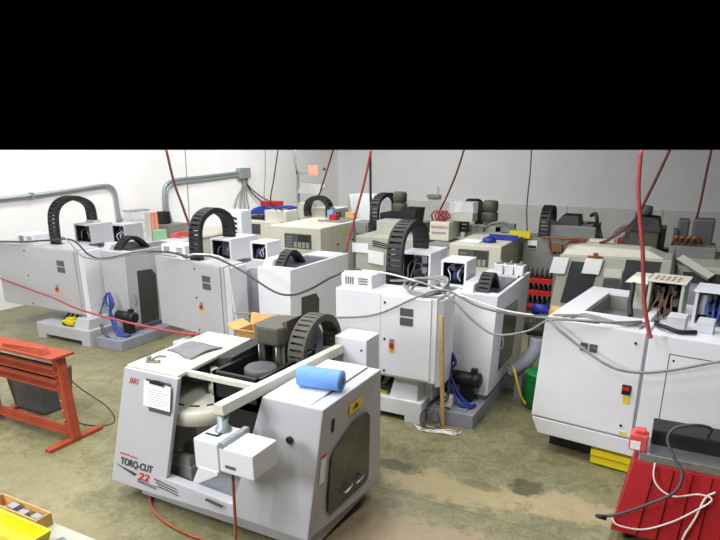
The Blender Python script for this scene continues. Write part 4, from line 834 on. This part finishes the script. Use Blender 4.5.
for k in range(5): g.tube([(-12.7,12.7,1.1+.02*k),(-12.6,12.9,1.14+.03*k),(-12.65,13.2,1.16+.02*k),(-12.72,13.5,1.1+.02*k)], .03, 6)
single('hose_coil', g, 'pinkred', 'faded red hose coil on the left wall bench', 'hose')
wl = thing('wall_lamp', 'small grey lamp fixed on the far wall', 'lamp', (-8.9,23.7,1.7))
put('bracket', G().box(-9.25,-8.7,23.55,23.72,1.66,1.78,.02), 'steelgrey', wl); put('rod', G().cyl((-8.8,23.62,1.78),(-8.8,23.62,2.1),.012,6), 'steelgrey', wl)
single('smoke_sensor', G().box(-13.5,-13.46,22.5,22.65,2.7,2.78), 'darkgrey', 'tiny grey sensor on the left wall near the corner', 'sensor')

# ------------------------------------------------------------------ red steel stand at the left
sd = thing('steel_stand', 'red oxide steel stand on the floor at the left', 'stand', (-6.4,4.45,0))
def leg(x, lean):
    put('foot', G().box(x-.05,x+.05,4.06,4.84,.0,.045,.006), 'redsteel', sd)
    put('upright', G().hexa([(x-.06,4.38,.04),(x+.06,4.38,.04),(x+.06,4.5,.04),(x-.06,4.5,.04),(x-.06-lean,4.42,1.12),(x+.05-lean,4.42,1.12),(x+.05-lean,4.54,1.12),(x-.06-lean,4.54,1.12)], .006), 'redsteel', sd)
leg(-6.4,.12); leg(-8.0,-.02)
put('lower_rail', G().box(-8.0,-6.42,4.4,4.44,.1,.2).box(-8.0,-6.42,4.36,4.5,.1,.12), 'redsteel', sd)
for z in (.68,.86): put('upper_rail', G().box(-8.0,-6.48,4.42,4.46,z,z+.12).box(-8.0,-6.48,4.36,4.46,z+.1,z+.12).box(-8.0,-6.48,4.36,4.46,z,z+.02), 'redsteel', sd)
put('top_plate', G().box(-8.0,-6.4,4.3,4.62,1.1,1.13), 'redsteel', sd)
for k in range(6): put('bolt', G().lathe((-6.44-.018*k,4.39+.005*k,.3+.12*k), [(.012,-.02),(.012,0)], 8, 'Y'), 'chrome', sd)
single('scrap_bar', G().hexa([(-7.4,4.35,1.135),(-6.6,4.35,1.135),(-6.6,4.45,1.135),(-7.4,4.45,1.135),(-7.4,4.35,1.17),(-6.65,4.37,1.2),(-6.65,4.43,1.2),(-7.4,4.45,1.17)]), 'redsteel', 'loose rusty bar lying on the red steel stand', 'bar')
single('grey_bin', G().hexa([(-8.05,4.75,0),(-7.4,4.75,0),(-7.4,5.2,0),(-8.05,5.2,0),(-8.1,4.7,.6),(-7.35,4.7,.6),(-7.35,5.25,.6),(-8.1,5.25,.6)], .03), 'darkgrey', 'dark grey bin on the floor behind the red steel stand', 'bin')
single('thin_cord', G().tube([(-6.55,4.6,.75),(-6.45,4.68,.6),(-6.3,4.9,.3),(-6.25,4.95,.1),(-6.4,4.9,.012),(-6.7,4.8,.012),(-7.2,4.9,.012)], .008, 6), 'dcable', 'thin dark cord hanging from the red steel stand', 'cord')

# ------------------------------------------------------------------ red cart at the bottom right
ct = thing('red_cart', 'deep red ribbed cart with black top box at the lower right', 'cart', (.45,5.6,0))
g = G().hexa([(-.16,5.36,.12),(1.3,5.36,.12),(1.3,6.0,.12),(-.14,6.0,.12),(-.06,5.58,.76),(1.3,5.58,.76),(1.3,6.0,.76),(-.06,6.0,.76)], .008)
bd = put('body', g, 'cartred', ct)
g = G()
for k in range(1, 9):
    x = -.15+.16*k
    g.prism([(x,5.352,.14),(x+.05,5.352,.14),(x+.05+.08*(1-k*.16/1.4),5.572,.75),(x+.08*(1-k*.16/1.4),5.572,.75)], (0,-.012,.005))
put('rib', g, 'cartred', bd)
put('top_frame', G().box(-.02,1.3,5.6,6.0,.76,.84,.008), 'chrome', ct, label='grey metal top frame')
put('battery_box', G().box(.06,1.2,5.84,6.15,.84,.99,.015), 'black', ct, label='black box on top')
for x in (-.05,1.2):
    for y in (5.5,5.9): put('caster', G().lathe((x,y,.06), [(.03,0),(.06,.005),(.06,.045),(.03,.05)], 16, 'X').box(x+.0,x+.05,y-.02,y+.02,.06,.13), 'black', ct)
bt = thing('red_bottle', 'faded red jug with a white label on the red cart', 'jug', (-.02,5.7,.84))
put('jug', G().box(-.1,.06,-.08,.08,0,.16,.02).box(-.06,.03,-.05,.05,.16,.2,.012), 'pinkred', bt, local=True)
put('label', G().box(-.085,.0,-.086,-.078,.02,.1), 'paper', bt, 'white label', local=True)
ch = single('cart_hose', G().tube([(.52,5.9,1.0),(.52,5.8,1.12),(.4,5.7,1.17),(.24,5.65,1.13),(.19,5.6,1.03),(.25,5.52,.92),(.34,5.42,.8),(.3,5.33,.66),(.12,5.28,.52),(-.1,5.3,.34),(-.22,5.3,.28)], .014, 8), 'dcable', 'dark hose with a nozzle looping over the red cart\'s front', 'hose')
put('nozzle', G().lathe((-.3,5.29,.27), [(.01,0),(.022,.03),(.024,.1)], 10, 'X'), 'black', ch)
single('extension_cable', G().tube([(.12,5.54,.8),(.13,5.48,.68),(.2,5.44,.6),(.32,5.43,.57),(.5,5.47,.62),(.6,5.45,.6),(.45,5.4,.45),(.3,5.36,.33),(.1,5.33,.22),(-.1,5.32,.21),(-.16,5.36,.24)], .008, 6), 'lcable', 'thin pale cord draped on the red cart', 'cord')
single('extension_cable', G().tube([(.62,5.5,.66),(.55,5.46,.6),(.5,5.4,.42),(.44,5.36,.25),(.43,5.34,.16)], .01, 6).cyl((.43,5.34,.06),(.43,5.34,.17),.02,10), 'cream', 'pale cord with a plug hanging down the red cart', 'cord')

# ------------------------------------------------------------------ table corner at the bottom left
tb = thing('work_table', 'pale grey table corner at the lower left', 'table', (-4.0,1.7,0))
put('table_top', G().box(-5.2,-2.75,1.2,2.335,.86,.9,.006), 'tabletop', tb)
for x in (-5.1,-2.9):
    for y in (1.3,2.2): put('leg', G().box(x,x+.05,y,y+.05,0,.86), 'steelgrey', tb)
bx = thing('small_carton', 'open tan carton behind the yellow bin on the table', 'box', (-4.05,2.2,.9))
put('carton', G().box(-4.3,-3.74,2.2,2.208,.9,1.0).box(-4.3,-3.74,2.31,2.318,.9,1.0).box(-4.3,-4.292,2.208,2.31,.9,1.0).box(-3.748,-3.74,2.208,2.31,.9,1.0).box(-4.29,-3.748,2.208,2.31,.9,.908), 'card', bx)
for x, y, h in ((-4.0,2.215,.07),(-4.13,2.23,.08),(-3.88,2.24,.06)): put('metal_part', G().box(x,x+.08,y,y+.06,.912,.912+h,.005), 'tankgrey', bx)
yb = thing('yellow_bin', 'bright yellow parts bin on the table corner', 'bin', (-3.85,2.08,.9))
g = G().hexa([(-4.1,2.0,.9),(-3.6,2.0,.9),(-3.6,2.16,.9),(-4.1,2.16,.9),(-4.1,1.99,.92),(-3.59,1.99,.92),(-3.59,2.17,.92),(-4.1,2.17,.92)])
g.hexa([(-4.1,2.15,.9),(-3.59,2.15,.9),(-3.59,2.17,.9),(-4.1,2.17,.9),(-4.1,2.16,1.0),(-3.57,2.16,1.0),(-3.57,2.18,1.0),(-4.1,2.18,1.0)]).hexa([(-4.1,2.0,.9),(-3.59,2.0,.9),(-3.59,2.02,.9),(-4.1,2.02,.9),(-4.1,1.98,1.0),(-3.57,1.98,1.0),(-3.57,2.0,1.0),(-4.1,2.0,1.0)]).hexa([(-3.61,2.0,.9),(-3.59,2.0,.9),(-3.59,2.17,.9),(-3.61,2.17,.9),(-3.57,1.98,1.0),(-3.55,1.98,1.0),(-3.55,2.18,1.0),(-3.57,2.18,1.0)])
put('bin_body', g, 'yellow', yb)
single('blue_rag', G().hexa([(-3.58,2.08,.9),(-3.4,2.12,.9),(-3.38,2.22,.9),(-3.5,2.24,.9),(-3.56,2.1,.93),(-3.42,2.13,.95),(-3.42,2.2,.92),(-3.5,2.22,.94)], .01), 'cloth', 'small blue-grey rag on the table right of the yellow bin', 'rag')

# ------------------------------------------------------------------ light: rows of overhead fixtures, added wall washes, unseen front source
def area(name, x, y, z, sx, sy, power, col=(1,.992,.985), target=None):
    d = bpy.data.lights.new(name, 'AREA'); d.shape = 'RECTANGLE'; d.size = sx; d.size_y = sy; d.energy = power; d.color = col
    o = bpy.data.objects.new(name, d); COL.objects.link(o); o.location = (x,y,z)
    if target: o.rotation_euler = (Vector(target)-Vector((x,y,z))).to_track_quat('-Z','Y').to_euler()
    return o
for x, y, p in ((-10.5,5,230),(-7,5,220),(-3.5,4.5,240),(0,4.5,200),(-10.5,11,250),(-7,11,290),(-3.2,10.5,130),(.5,10,20),(-10.5,2,160),(-3,-.5,260),(-6,0,260)):
    area('overhead_light', x, y, 7.2, .9, 3.2, p)
area('overhead_light', -8.6, 15.2, 6.2, 1, 4, 520, target=(-9.5,23,2.2))  # wash added to brighten the back wall near the corner
area('overhead_light', -9.5, 12.5, 6.4, 1, 4, 130, target=(-13.5,13,2.5))  # weaker wash added to brighten the left wall
area('front_left_light', -6.5, -3.2, 4.6, 2.6, 1.8, 480, (.97,.98,1), target=(-2.8,5,1))  # unseen source at front left, placed to throw the pendant's shadow
w = bpy.data.worlds.new('dark_hall'); scene.world = w; w.use_nodes = True
w.node_tree.nodes['Background'].inputs[0].default_value = (0,0,0,1); w.node_tree.nodes['Background'].inputs[1].default_value = 0

# ------------------------------------------------------------------ camera
cd = bpy.data.cameras.new('camera'); cam = bpy.data.objects.new('camera', cd); COL.objects.link(cam)
f = 602.; cd.sensor_width = 36; cd.lens = f/720*36; cd.shift_x = -(362-360)/720; cd.shift_y = (345-270)/720
cam.location = (0,0,H); cam.rotation_euler = (math.radians(90)-math.atan(195/f), 0, math.radians(27.4)); cd.clip_start = .05; cd.clip_end = 100
scene.camera = cam
vs_ = scene.view_settings; vs_.view_transform = 'Standard'; vs_.look = 'None'; vs_.exposure = -.06; vs_.gamma = 1; vs_.use_curve_mapping = False
